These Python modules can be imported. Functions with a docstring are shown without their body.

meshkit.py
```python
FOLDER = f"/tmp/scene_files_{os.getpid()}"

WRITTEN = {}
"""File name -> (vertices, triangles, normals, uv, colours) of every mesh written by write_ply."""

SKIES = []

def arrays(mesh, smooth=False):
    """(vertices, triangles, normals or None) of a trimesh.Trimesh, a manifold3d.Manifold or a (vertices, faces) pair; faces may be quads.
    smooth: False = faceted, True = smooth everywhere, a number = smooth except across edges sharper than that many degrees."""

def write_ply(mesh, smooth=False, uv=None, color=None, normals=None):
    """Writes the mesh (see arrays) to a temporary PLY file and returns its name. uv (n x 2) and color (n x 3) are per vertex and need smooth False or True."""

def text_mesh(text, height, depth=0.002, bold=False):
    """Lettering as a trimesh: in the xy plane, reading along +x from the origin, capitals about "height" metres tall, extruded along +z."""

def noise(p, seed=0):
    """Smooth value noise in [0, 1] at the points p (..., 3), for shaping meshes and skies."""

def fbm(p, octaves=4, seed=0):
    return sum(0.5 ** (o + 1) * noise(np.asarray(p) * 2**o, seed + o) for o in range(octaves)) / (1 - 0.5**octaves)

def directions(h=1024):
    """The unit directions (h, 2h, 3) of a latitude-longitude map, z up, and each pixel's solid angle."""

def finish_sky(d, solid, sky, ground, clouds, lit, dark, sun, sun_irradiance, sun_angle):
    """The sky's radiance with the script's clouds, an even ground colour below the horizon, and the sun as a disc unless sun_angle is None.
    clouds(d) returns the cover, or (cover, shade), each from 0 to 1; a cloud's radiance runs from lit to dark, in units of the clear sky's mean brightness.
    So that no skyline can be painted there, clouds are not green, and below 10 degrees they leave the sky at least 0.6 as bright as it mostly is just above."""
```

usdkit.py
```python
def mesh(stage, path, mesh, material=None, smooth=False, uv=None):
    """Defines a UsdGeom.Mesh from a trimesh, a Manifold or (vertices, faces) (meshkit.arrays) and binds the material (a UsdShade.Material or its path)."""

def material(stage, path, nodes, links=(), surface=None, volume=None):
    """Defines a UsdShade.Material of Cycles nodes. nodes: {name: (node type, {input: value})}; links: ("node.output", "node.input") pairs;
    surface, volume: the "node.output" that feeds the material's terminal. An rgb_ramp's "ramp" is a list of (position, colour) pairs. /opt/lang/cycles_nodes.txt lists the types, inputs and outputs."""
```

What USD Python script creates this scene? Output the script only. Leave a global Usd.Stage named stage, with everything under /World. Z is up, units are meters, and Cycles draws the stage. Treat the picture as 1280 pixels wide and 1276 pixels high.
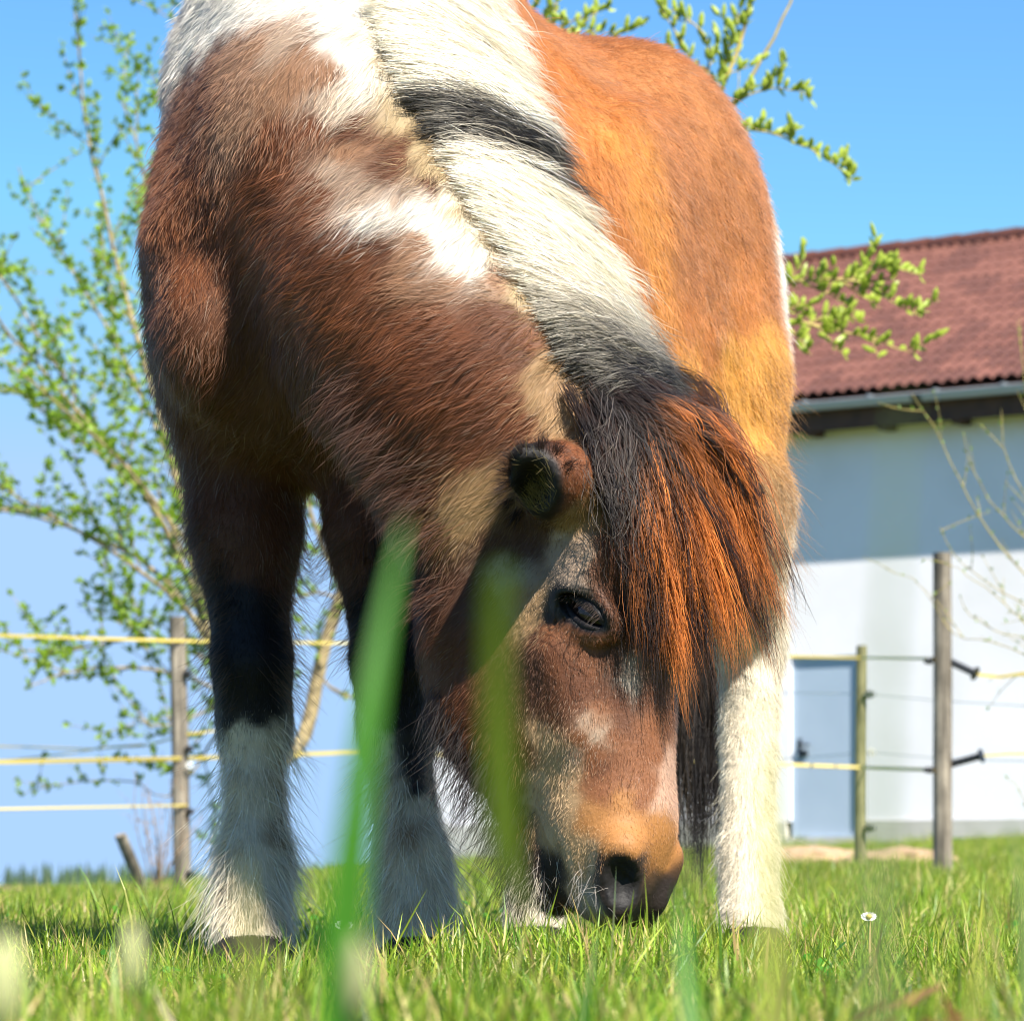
import math, os, random
import numpy as np
import trimesh
import usdkit, meshkit
from meshkit import fbm, noise
from pxr import Usd, UsdGeom, UsdLux, UsdShade, Gf, Sdf, Vt

stage = Usd.Stage.CreateInMemory()
UsdGeom.SetStageUpAxis(stage, "Z")
UsdGeom.Xform.Define(stage, "/World")
FUR = 1.0          # share of the full hair count

# ------------------------------------------------------------------ camera, sky, sun, exposure
F, HOR, CAMZ = 4400.0, 1105.0, 0.09      # focal length in photo pixels (1280 wide), horizon row, lens height
cam = UsdGeom.Camera.Define(stage, "/World/camera")
cam.CreateHorizontalApertureAttr(36.0)
cam.CreateFocalLengthAttr(36.0 * F / 1280)
cam.CreateVerticalApertureOffsetAttr((HOR - 638.0) * 36.0 / 1280)
cam.CreateFStopAttr(123.75 / 6.6)
cam.CreateFocusDistanceAttr(3.02)
cam.CreateClippingRangeAttr(Gf.Vec2f(0.05, 20000))
cam.CreateExposureAttr(1.4)
cam.AddTransformOp().Set(Gf.Matrix4d().SetRotate(Gf.Rotation(Gf.Vec3d(1, 0, 0), 90)) * Gf.Matrix4d().SetTranslate(Gf.Vec3d(0, 0, CAMZ)))

SUN_AZ, SUN_EL = math.radians(34), math.radians(50)      # azimuth to the right of straight behind the camera
sun_dir = np.array([math.cos(SUN_EL) * math.sin(SUN_AZ), -math.cos(SUN_EL) * math.cos(SUN_AZ), math.sin(SUN_EL)])
dome = UsdLux.DomeLight.Define(stage, "/World/sky")
sky_m = usdkit.material(stage, "/World/Looks/sky", {
    "s": ("sky_texture", {"sky_type": "single_scattering", "sun_disc": False, "sun_elevation": SUN_EL,
                          "sun_rotation": math.atan2(sun_dir[0], sun_dir[1]), "air_density": 0.5, "aerosol_density": 0.0, "ozone_density": 1.0}),
    "h": ("hsv", {"saturation": 1.12}), "t": ("mix_color", {"blend_type": "multiply", "fac": 1.0, "use_clamp": False, "b": (0.74, 0.99, 1.16)}), "c": ("mix_color", {"blend_type": "darken", "fac": 1.0, "b": (1.55, 2.42, 3.75)}),
    "b": ("background_shader", {"strength": 0.108})}, [("s.color", "h.color"), ("h.color", "t.a"), ("t.result", "c.a"), ("c.result", "b.color")], surface="b.background")
UsdShade.MaterialBindingAPI.Apply(dome.GetPrim()).Bind(sky_m)
dome.GetPrim().SetCustomDataByKey("kind", "structure")
sun = UsdLux.DistantLight.Define(stage, "/World/sun")
sun.CreateNormalizeAttr(True); sun.CreateIntensityAttr(1.25); sun.CreateAngleAttr(0.5); sun.CreateColorAttr(Gf.Vec3f(1.0, 0.95, 0.86))
sun.AddTransformOp().Set(Gf.Matrix4d().SetRotate(Gf.Rotation(Gf.Vec3d(0, 0, 1), Gf.Vec3d(*map(float, sun_dir)))))

# ------------------------------------------------------------------ helpers
def P(px, py, d):
    """World point seen at a photograph pixel at the distance d."""
    return np.array([(px - 640.0) / F * d, d, CAMZ + (HOR - py) / F * d])

def lin(*c):
    c = np.asarray(c, float) / 255.0
    return np.where(c <= 0.04045, c / 12.92, ((c + 0.055) / 1.055) ** 2.4)

_used = {}
def path_for(name, parent="/World"):
    parent = str(parent.GetPath()) if hasattr(parent, "GetPath") else parent
    k = (parent, name)
    n = _used.get(k, -1) + 1
    _used[k] = n
    return f"{parent}/{name}" + (f"_{n:03d}" if n else "")

def tag(prim, label=None, cat=None, group=None, kind=None):
    prim = prim.GetPrim() if hasattr(prim, "GetPrim") else prim
    for k, v in (("label", label), ("category", cat), ("group", group), ("kind", kind)):
        if v:
            prim.SetCustomDataByKey(k, v)
    return prim

def thing(name, label=None, cat=None, group=None, kind=None, at=None):
    x = UsdGeom.Xform.Define(stage, path_for(name))
    if at is not None:
        x.AddTranslateOp().Set(Gf.Vec3d(*map(float, at)))
    return tag(x, label, cat, group, kind)

def obj(name, mesh, mat, parent="/World", smooth=False, color=None, **kw):
    m = usdkit.mesh(stage, path_for(name, parent), mesh, mat, smooth=smooth)
    if color is not None:
        UsdGeom.PrimvarsAPI(m).CreatePrimvar("tint", Sdf.ValueTypeNames.Color3fArray, "vertex").Set(Vt.Vec3fArray.FromNumpy(np.asarray(color, np.float32)))
    return tag(m, **kw) if kw else m.GetPrim()

def curves(name, pts, widths, colors, mat, parent="/World", **kw):
    """pts (n,k,3), widths (k,) or (n,k), colors (n,3) or (n,k,3)."""
    n, k, _ = pts.shape
    c = UsdGeom.BasisCurves.Define(stage, path_for(name, parent))
    c.CreateTypeAttr("linear")
    c.CreateCurveVertexCountsAttr(Vt.IntArray(n, k))
    c.CreatePointsAttr(Vt.Vec3fArray.FromNumpy(np.ascontiguousarray(pts.reshape(-1, 3), np.float32)))
    w = np.broadcast_to(np.asarray(widths, np.float32), (n, k)).ravel()
    c.CreateWidthsAttr(Vt.FloatArray.FromNumpy(np.ascontiguousarray(w))); c.SetWidthsInterpolation("vertex")
    cc = np.asarray(colors, np.float32)
    how = "uniform" if cc.ndim == 2 else "vertex"
    UsdGeom.PrimvarsAPI(c).CreatePrimvar("tint", Sdf.ValueTypeNames.Color3fArray, how).Set(Vt.Vec3fArray.FromNumpy(np.ascontiguousarray(cc.reshape(-1, 3))))
    UsdShade.MaterialBindingAPI.Apply(c.GetPrim()).Bind(mat)
    return tag(c, **kw)

def mat(name, nodes, links=(), surface="p.BSDF"):
    return usdkit.material(stage, "/World/Looks/" + name, nodes, links, surface=surface)

def unit(v):
    return v / np.maximum(np.linalg.norm(v, axis=-1, keepdims=True), 1e-9)

# ------------------------------------------------------------------ materials for the pony
HAIR = mat("hair", {"a": ("attribute", {"attribute": "tint"}),
                    "h": ("principled_hair_bsdf", {"model": "Chiang", "parametrization": "Direct coloring", "roughness": 0.35, "radial_roughness": 0.5, "random_roughness": 0.2}),
                    "p": ("principled_bsdf", {"roughness": 0.55, "specular_ior_level": 0.12}), "m": ("mix_closure", {"fac": 0.72})},
           [("a.color", "h.color"), ("a.color", "p.base_color"), ("h.BSDF", "m.closure1"), ("p.BSDF", "m.closure2")], surface="m.closure")
SKIN = mat("skin", {"a": ("attribute", {"attribute": "tint"}), "n": ("noise_texture", {"scale": 260.0, "detail": 3.0}), "g": ("geometry", {}),
                    "b": ("bump", {"strength": 0.35, "distance": 0.002}),
                    "p": ("principled_bsdf", {"roughness": 0.62, "specular_ior_level": 0.25})},
           [("a.color", "p.base_color"), ("g.position", "n.vector"), ("n.fac", "b.height"), ("b.normal", "p.normal")])
EYE = mat("eye_gloss", {"p": ("principled_bsdf", {"base_color": (0.012, 0.006, 0.004), "roughness": 0.12, "specular_ior_level": 0.4})})
HOOF = mat("hoof_horn", {"n": ("noise_texture", {"scale": 60.0}), "r": ("rgb_ramp", {"ramp": [(0.3, (0.007, 0.006, 0.006)), (0.7, (0.018, 0.016, 0.015))]}),
                         "p": ("principled_bsdf", {"roughness": 0.7, "specular_ior_level": 0.2})}, [("n.fac", "r.fac"), ("r.color", "p.base_color")])

# ------------------------------------------------------------------ the pony's body: one implicit surface
class Field:
    def __init__(self, lo, hi, h):
        self.lo, self.h = np.array(lo, float), h
        self.n = np.ceil((np.array(hi) - lo) / h).astype(int) + 1
        self.D = np.full(self.n, 0.3, np.float32)
        self.ax = [(lo[i] + h * np.arange(self.n[i])).astype(np.float32) for i in range(3)]
    def box(self, lo, hi):
        a = np.maximum(np.floor((np.array(lo) - self.lo) / self.h).astype(int), 0)
        b = np.minimum(np.ceil((np.array(hi) - self.lo) / self.h).astype(int) + 1, self.n)
        sl = tuple(slice(a[i], b[i]) for i in range(3))
        X, Y, Z = np.meshgrid(*[self.ax[i][sl[i]] for i in range(3)], indexing="ij", sparse=True)
        return sl, X, Y, Z
    def merge(self, sl, d, k, cut):
        a = self.D[sl]
        if cut:
            hh = np.maximum(k - np.abs(a + d), 0) / k
            self.D[sl] = np.maximum(a, -d) + hh * hh * (k / 4)
        else:
            hh = np.maximum(k - np.abs(a - d), 0) / k
            self.D[sl] = np.minimum(a, d) - hh * hh * (k / 4)
    def cone(self, p, r1, q, r2, k=0.03, cut=False):
        p, q = np.asarray(p, float), np.asarray(q, float)
        m = max(r1, r2) + k + 0.03
        sl, X, Y, Z = self.box(np.minimum(p, q) - m, np.maximum(p, q) + m)
        ab = q - p; L2 = float(ab @ ab) + 1e-12
        t = np.clip(((X - p[0]) * ab[0] + (Y - p[1]) * ab[1] + (Z - p[2]) * ab[2]) / L2, 0, 1)
        d = np.sqrt((X - p[0] - ab[0] * t) ** 2 + (Y - p[1] - ab[1] * t) ** 2 + (Z - p[2] - ab[2] * t) ** 2) - (r1 + (r2 - r1) * t)
        self.merge(sl, d.astype(np.float32), k, cut)
    def ell(self, c, s, axes=None, k=0.04, cut=False):
        """Ellipsoid: centre, half axes, and the rows of axes as its directions."""
        c, s = np.asarray(c, float), np.asarray(s, float)
        A = np.eye(3) if axes is None else np.asarray(axes, float)
        ext = np.sqrt(((A * s[:, None]) ** 2).sum(0)) + k + 0.03
        sl, X, Y, Z = self.box(c - ext, c + ext)
        x, y, z = X - c[0], Y - c[1], Z - c[2]
        k1 = k2 = 0
        for i in range(3):
            u = x * A[i, 0] + y * A[i, 1] + z * A[i, 2]
            k1 = k1 + (u / s[i]) ** 2
            k2 = k2 + (u / s[i] ** 2) ** 2
        k1, k2 = np.sqrt(k1), np.sqrt(np.maximum(k2, 1e-9))
        d = (k1 - 1) * s.min() if cut else k1 * (k1 - 1) / np.maximum(k2, 1e-6)
        self.merge(sl, d.astype(np.float32), k, cut)
    def mesh(self):
        """Surface nets."""
        D = self.D; S = D < 0
        idx = -np.ones(np.array(D.shape) - 1, np.int64)
        act = np.zeros(idx.shape, bool)
        base = S[:-1, :-1, :-1]
        for dx, dy, dz in np.ndindex(2, 2, 2):
            act |= S[dx:D.shape[0] - 1 + dx, dy:D.shape[1] - 1 + dy, dz:D.shape[2] - 1 + dz] != base
        cells = np.argwhere(act)
        idx[act] = np.arange(len(cells))
        acc, cnt = np.zeros((len(cells), 3)), np.zeros(len(cells))
        corner = [np.array(c) for c in np.ndindex(2, 2, 2)]
        val = np.stack([D[tuple((cells + c).T)] for c in corner], 1).astype(float)
        for a in range(8):
            for b in range(a + 1, 8):
                if np.abs(corner[a] - corner[b]).sum() == 1:
                    va, vb = val[:, a], val[:, b]
                    x = (va < 0) != (vb < 0)
                    t = np.where(x, va / np.where(x, va - vb, 1), 0)
                    acc += np.where(x[:, None], corner[a] + (corner[b] - corner[a]) * t[:, None], 0)
                    cnt += x
        v = self.lo + self.h * (cells + acc / np.maximum(cnt, 1)[:, None])
        quads = []
        for ax in range(3):
            o = [i for i in range(3) if i != ax]
            sa = [slice(1, -1)] * 3; sa[ax] = slice(0, -1)
            sb = [slice(1, -1)] * 3; sb[ax] = slice(1, None)
            A, B = S[tuple(sa)], S[tuple(sb)]
            e = np.argwhere(A != B)
            if not len(e):
                continue
            flip = A[tuple(e.T)]
            e = e + 1; e[:, ax] -= 1
            e1, e2 = np.zeros(3, int), np.zeros(3, int)
            e1[o[0]], e2[o[1]] = 1, 1
            q = np.stack([idx[tuple((e - w).T)] for w in (e1 * 0, e1, e1 + e2, e2)], 1)
            if ax == 1:
                flip = ~flip
            q[~flip] = q[~flip][:, ::-1]
            quads.append(q)
        q = np.vstack(quads)
        f = np.vstack([q[:, [0, 1, 2]], q[:, [0, 2, 3]]])
        return trimesh.Trimesh(v, f, process=False)

# body axes: the pony stands nearly facing the lens, its rump turned to the right of the picture
U = unit(np.array([0.36, 0.93, 0.0])); V = np.array([U[1], -U[0], 0.0])        # towards the rump, towards its left side
BOD = np.array([V, U, [0, 0, 1.0]])
TH = math.radians(55)
HF = np.array([math.sin(TH), -math.cos(TH), 0.0])     # out of the forehead
HS = np.array([-math.cos(TH), -math.sin(TH), 0.0])    # towards the pony's right cheek
POLL, MUZ = P(752, 515, 3.05), P(770, 1140, 2.98)
HL = unit(MUZ - POLL)                                  # down the head
HF = unit(HF - HL * (HF @ HL)); HS = unit(HS - HL * (HS @ HL) - HF * (HS @ HF))
HAX = np.array([HL, HF, HS])
def H(l, f, s):
    return POLL + HL * l + HF * f + HS * s

E1 = unit(HF * 0.72 + HL * 0.62); E2 = unit(np.cross(HS, E1)); E2 = E2 * (-1 if E2[2] < 0 else 1)

def build_body():
    B = Field((-0.46, 2.72, -0.02), (0.42, 4.40, 1.14), 0.004)
    # trunk
    B.ell((-0.135, 3.46, 0.75), (0.155, 0.24, 0.28), BOD, 0.05)
    B.ell((-0.04, 3.74, 0.765), (0.19, 0.36, 0.235), BOD, 0.06)
    B.ell((0.085, 3.99, 0.755), (0.190, 0.24, 0.270), BOD, 0.06)
    B.cone(P(430, -60, 3.55), 0.10, P(560, 170, 3.82), 0.10, 0.11)
    B.ell(P(690, 210, 3.92), (0.15, 0.2, 0.10), BOD, 0.09)                 # withers and back
    # hip, flank and thigh on the left side
    B.ell(P(815, 215, 3.94), (0.075, 0.13, 0.11), BOD, 0.09)
    B.ell(P(885, 430, 3.98), (0.075, 0.15, 0.19), BOD, 0.06)
    B.cone(P(890, 480, 3.96), 0.078, P(905, 640, 3.92), 0.058, 0.05)
    B.ell(P(800, 380, 3.72), (0.05, 0.20, 0.20), BOD, 0.05)                          # barrel swell
    B.ell(P(660, 420, 4.0), (0.085, 0.15, 0.19), BOD, 0.06)
    # hind legs
    for (st, hk, ft, hf) in (((912, 640, 3.92), (938, 800, 4.08), (934, 1068, 3.98), (940, 1165, 3.93)),
                             ((668, 640, 3.98), (672, 800, 4.14), (672, 1060, 4.06), (668, 1160, 4.0))):
        B.cone(P(*st), 0.068, P(*hk), 0.036, 0.04)
        B.cone(P(*hk), 0.036, P(*ft), 0.027, 0.03)
        B.cone(P(*ft), 0.031, P(*hf), 0.033, 0.02)
    # chest
    B.ell(P(350, 395, 3.32), (0.125, 0.12, 0.13), BOD, 0.06)
    B.ell(P(272, 415, 3.24), (0.05, 0.06, 0.07), BOD, 0.04)                       # point of the shoulder
    B.ell(P(425, 480, 3.28), (0.085, 0.09, 0.07), BOD, 0.05)
    B.cone(P(315, 110, 3.44), 0.075, P(258, 300, 3.28), 0.058, 0.04)                # shoulder blade
    B.cone(P(365, 20, 3.50), 0.08, P(315, 110, 3.44), 0.07, 0.05)
    B.ell(P(430, 520, 3.48), (0.10, 0.2, 0.055), BOD, 0.05)
    # front legs
    for (el, kn, ct, ft, hf, r) in (((300, 490, 3.38), (315, 830, 3.32), (318, 900, 3.33), (318, 1075, 3.30), (316, 1185, 3.26), 0.070),
                                    ((468, 510, 3.32), (490, 830, 3.25), (496, 905, 3.26), (515, 1075, 3.22), (525, 1185, 3.18), 0.066)):
        B.cone(P(*el), r, P(el[0] * .5 + kn[0] * .5, 670, kn[2] + .03), 0.046, 0.04)
        B.cone(P(el[0] * .5 + kn[0] * .5, 670, kn[2] + .03), 0.046, P(*kn), 0.033, 0.03)
        B.cone(P(*kn), 0.035, P(*ct), 0.030, 0.02)
        B.cone(P(*ct), 0.028, P(*ft), 0.027, 0.03)
        B.cone(P(*ft), 0.033, P(*hf), 0.034, 0.02)
    # neck
    B.cone(P(455, 0, 3.42), 0.150, P(458, 210, 3.27), 0.142, 0.06)
    B.cone(P(458, 210, 3.27), 0.142, P(530, 370, 3.16), 0.125, 0.06)
    B.cone(P(530, 370, 3.16), 0.125, P(620, 500, 3.10), 0.105, 0.05)
    B.cone(P(620, 500, 3.09), 0.105, H(0.06, -0.045, 0), 0.085, 0.04)
    B.cone(P(530, 470, 3.14), 0.095, P(590, 650, 3.07), 0.062, 0.05)
    B.cone(P(575, 640, 3.09), 0.05, P(590, 780, 3.06), 0.045, 0.04)
    B.cone(P(470, 40, 3.42), 0.07, P(600, 300, 3.24), 0.045, 0.05)                  # crest
    B.cone(P(600, 300, 3.24), 0.045, P(715, 470, 3.10), 0.035, 0.05)
    # head
    B.ell(H(0.055, -0.01, 0), (0.085, 0.075, 0.072), HAX, 0.03)
    B.ell(H(0.155, 0.004, 0), (0.10, 0.064, 0.070), HAX, 0.03)
    for s in (-1, 1):
        B.ell(H(0.215, -0.078, s * 0.042), (0.11, 0.084, 0.036), HAX, 0.03)         # jowl
        B.cone(H(0.145, 0.030, s * 0.058), 0.022, H(0.178, 0.015, s * 0.068), 0.018, 0.02)  # brow
        B.cone(H(0.225, -0.012, s * 0.062), 0.014, H(0.29, 0.0, s * 0.050), 0.010, 0.025)    # facial crest
    B.cone(H(0.14, 0.014, 0), 0.054, H(0.34, 0.014, 0), 0.039, 0.03)
    B.cone(H(0.24, -0.10, 0), 0.054, H(0.36, -0.066, 0), 0.034, 0.03)
    B.cone(H(0.24, -0.03, 0), 0.060, H(0.37, -0.005, 0), 0.044, 0.03)
    B.ell(H(0.372, 0.000, 0), (0.056, 0.050, 0.050), HAX, 0.02)
    B.ell(H(0.414, -0.004, 0), (0.036, 0.036, 0.040), HAX, 0.02)                       # upper lip
    B.ell(H(0.395, -0.058, 0), (0.040, 0.026, 0.036), HAX, 0.015)                       # chin and lower lip
    for s in (-1, 1):
        fo = 0.010 if s > 0 else 0.0
        B.cone(H(0.394, 0.018 + fo, s * 0.035), 0.021, H(0.434, 0.010 + fo, s * 0.030), 0.016, 0.014)
        B.cone(H(0.392, 0.037, s * 0.033), 0.009, H(0.430, 0.026, s * 0.025), 0.008, 0.012)  # nostril wing
        B.ell(H(0.426, 0.024 + fo * 1.2, s * 0.050), (0.023, 0.0135, 0.022), HAX, 0.005, cut=True)
        B.cone(H(0.35, -0.040, s * 0.056), 0.006, H(0.385, -0.036, s * 0.048), 0.007, 0.006, cut=True)
        B.cone(H(0.385, -0.036, s * 0.048), 0.007, H(0.43, -0.022, s * 0.034), 0.008, 0.006, cut=True)
        # eye socket and lids, tilted down towards the nose
        ec = H(0.192, 0.020, s * 0.065)
        B.ell(ec + HS * s * 0.006, (0.0235, 0.0115, 0.016), (E1, E2, HS), 0.005, cut=True)
        for k in range(8 if s > 0 else 0):
            a0, a1 = math.pi * k / 8, math.pi * (k + 1) / 8
            up = lambda a: ec + E1 * 0.0290 * math.cos(a) + E2 * 0.0165 * math.sin(a) + HS * s * (-0.009 + 0.011 * math.sin(a))
            dn = lambda a: ec + E1 * 0.0290 * math.cos(a) - E2 * 0.0165 * math.sin(a) + HS * s * (-0.009 + 0.008 * math.sin(a))
            B.cone(up(a0), 0.0050, up(a1), 0.0050, 0.008)
            B.cone(dn(a0), 0.0042, dn(a1), 0.0042, 0.008)
    # ears: the right one turned to the lens, the left one lying out under the forelock
    B.cone(P(720, 618, 3.0), 0.038, P(696, 602, 2.955), 0.032, 0.02)
    B.cone(P(696, 602, 2.955), 0.032, P(676, 598, 2.915), 0.027, 0.01)
    B.cone(P(676, 588, 2.915), 0.026, P(653, 570, 2.90), 0.010, 0.01)
    B.ell(P(665, 614, 2.885), (0.018, 0.050, 0.026), None, 0.008, cut=True)
    B.cone(P(825, 560, 3.07), 0.034, P(880, 590, 3.06), 0.028, 0.02)
    B.cone(P(880, 590, 3.06), 0.028, P(943, 616, 3.05), 0.010, 0.01)
    m = B.mesh()
    m = max(m.split(only_watertight=False), key=lambda x: len(x.faces))
    v0 = np.array(m.vertices)
    trimesh.smoothing.filter_taubin(m, iterations=6)
    dv = np.array(m.vertices) - v0; ln = np.linalg.norm(dv, axis=1, keepdims=True)
    m.vertices = v0 + dv * np.where(ln > .0035, 0.0, 1.0)
    return m


# ------------------------------------------------------------------ ground and forest
def ground_z(x, y):
    x, y = np.asarray(x, float), np.asarray(y, float)
    ramp = np.clip((y - 5) / 34, 0, 1.15)
    side = np.clip((x / np.maximum(y, 1.0) + .14) / .12, 0, 1); side = side * side * (3 - 2 * side)
    z = ramp * side * (0.34 + 0.045 * np.clip(x, -7, 12))
    bump = (fbm(np.stack([x * 0.9, y * 0.9, 0 * x], -1), 3, 5) - 0.5) * 0.03 * np.clip(y / 6, 0, 1)
    return z + bump

GROUND = mat("meadow_soil", {"g": ("geometry", {}), "n": ("noise_texture", {"scale": 9.0, "detail": 6.0}), "n2": ("noise_texture", {"scale": 0.35, "detail": 4.0}),
        "r": ("rgb_ramp", {"ramp": [(0.3, lin(44, 56, 22)), (0.5, lin(64, 76, 30)), (0.66, lin(92, 80, 48)), (0.8, lin(84, 64, 42))]}),
        "r2": ("rgb_ramp", {"ramp": [(0.35, lin(70, 86, 38)), (0.65, lin(104, 112, 56))]}), "m": ("mix_color", {"blend_type": "mix", "fac": 0.45}),
        "b": ("bump", {"strength": 0.7, "distance": 0.02}), "p": ("principled_bsdf", {"roughness": 0.95, "specular_ior_level": 0.1})},
       [("g.position", "n.vector"), ("g.position", "n2.vector"), ("n.fac", "r.fac"), ("n2.fac", "r2.fac"), ("r.color", "m.a"), ("r2.color", "m.b"),
        ("m.result", "p.base_color"), ("n.fac", "b.height"), ("b.normal", "p.normal")])
xs = np.concatenate([-np.geomspace(3000, 4, 28), np.linspace(-3.6, 3.6, 60), np.geomspace(4, 3000, 28)])
ys = np.concatenate([[-60, -20, -6, -2], np.linspace(0, 6, 50), np.linspace(6.3, 50, 80), np.geomspace(52, 6000, 34)])
gx, gy = np.meshgrid(xs, ys, indexing="ij")
gv = np.stack([gx, gy, ground_z(gx, gy)], -1).reshape(-1, 3)
ii = np.arange(len(xs) - 1)[:, None] * len(ys) + np.arange(len(ys) - 1)[None]
gf = np.stack([ii, ii + len(ys), ii + len(ys) + 1, ii + 1], -1).reshape(-1, 4)
obj("ground", (gv, gf), GROUND, smooth=True, kind="structure")

LEAFDARK = mat("spruce_green", {"n": ("noise_texture", {"scale": 0.4}), "g": ("geometry", {}),
        "r": ("rgb_ramp", {"ramp": [(0.3, (0.022, 0.05, 0.03)), (0.7, (0.05, 0.085, 0.04))]}), "p": ("principled_bsdf", {"roughness": 0.9})},
        [("g.position", "n.vector"), ("n.fac", "r.fac"), ("r.color", "p.base_color")])
rng = np.random.default_rng(11)
vs, fs, nv = [], [], 0
for i in range(900):
    d = rng.uniform(1150, 1500)
    x = rng.uniform(-0.30, 0.30) * d
    hgt = rng.uniform(4.5, 9.5) * (0.75 + 0.5 * noise(np.array([x / 40, d / 400, 0.5])))
    rad = hgt * rng.uniform(0.16, 0.30)
    k, tiers = 7, 5
    for t in range(tiers):
        z0, z1 = hgt * t / tiers * 0.9, hgt * min(1, (t + 1.7) / tiers)
        rr = rad * (1 - t / tiers) * rng.uniform(0.8, 1.15)
        a = np.arange(k) * 2 * np.pi / k + rng.uniform(0, 6)
        ring = np.stack([x + rr * np.cos(a) * rng.uniform(.7, 1.2, k), d + rr * np.sin(a), np.full(k, z0) - rng.uniform(0, .2, k)], 1)
        vs.append(np.vstack([ring, [[x, d, z1]]]))
        fs.append(np.array([[nv + j, nv + (j + 1) % k, nv + k] for j in range(k)])); nv += k + 1
obj("forest", (np.vstack(vs), np.vstack(fs)), LEAFDARK, label="dark conifer forest along the far horizon", cat="forest", kind="stuff")

# ------------------------------------------------------------------ the house behind
A0 = np.array([(985 - 640) / F * 39.0, 39.0, 0.0]); E = unit(np.array([0.824, -0.566, 0.0])); NO = np.array([-0.566, -0.824, 0.0]); UP = np.array([0, 0, 1.0])
def hp(t, out, z):
    """Point on the house: t along the wall, out from it, z up."""
    return A0 + E * t + NO * out + UP * z
def wall_t(px):
    """Where along the wall the sight line of a photograph column meets it."""
    k = (px - 640.0) / F
    return (k * A0[1] - A0[0]) / (E[0] - k * E[1])
def hbox(t0, t1, o0, o1, z0, z1):
    c = [hp(t, o, z) for t in (t0, t1) for o in (o0, o1) for z in (z0, z1)]
    m = trimesh.Trimesh(*[np.array(c), np.array([[0, 1, 3], [0, 3, 2], [4, 6, 7], [4, 7, 5], [0, 4, 5], [0, 5, 1], [2, 3, 7], [2, 7, 6], [0, 2, 6], [0, 6, 4], [1, 5, 7], [1, 7, 3]])], process=False)
    trimesh.repair.fix_normals(m)
    return m
PLASTER = mat("white_render", {"g": ("geometry", {}), "n": ("noise_texture", {"scale": 45.0, "detail": 5.0}), "n2": ("noise_texture", {"scale": 0.7, "detail": 4.0}),
        "r": ("rgb_ramp", {"ramp": [(0.28, (0.72, 0.695, 0.70)), (0.5, (0.80, 0.775, 0.80)), (0.7, (0.84, 0.815, 0.84))]}), "b": ("bump", {"strength": 0.25, "distance": 0.01}),
        "p": ("principled_bsdf", {"roughness": 0.9})}, [("g.position", "n.vector"), ("g.position", "n2.vector"), ("n2.fac", "r.fac"), ("r.color", "p.base_color"), ("n.fac", "b.height"), ("b.normal", "p.normal")])
PLINTH = mat("plinth_render", {"g": ("geometry", {}), "n": ("noise_texture", {"scale": 3.0, "detail": 5.0}),
        "r": ("rgb_ramp", {"ramp": [(0.3, (0.44, 0.42, 0.37)), (0.7, (0.53, 0.51, 0.46))]}), "p": ("principled_bsdf", {"roughness": 0.95})},
        [("g.position", "n.vector"), ("n.fac", "r.fac"), ("r.color", "p.base_color")])
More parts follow.
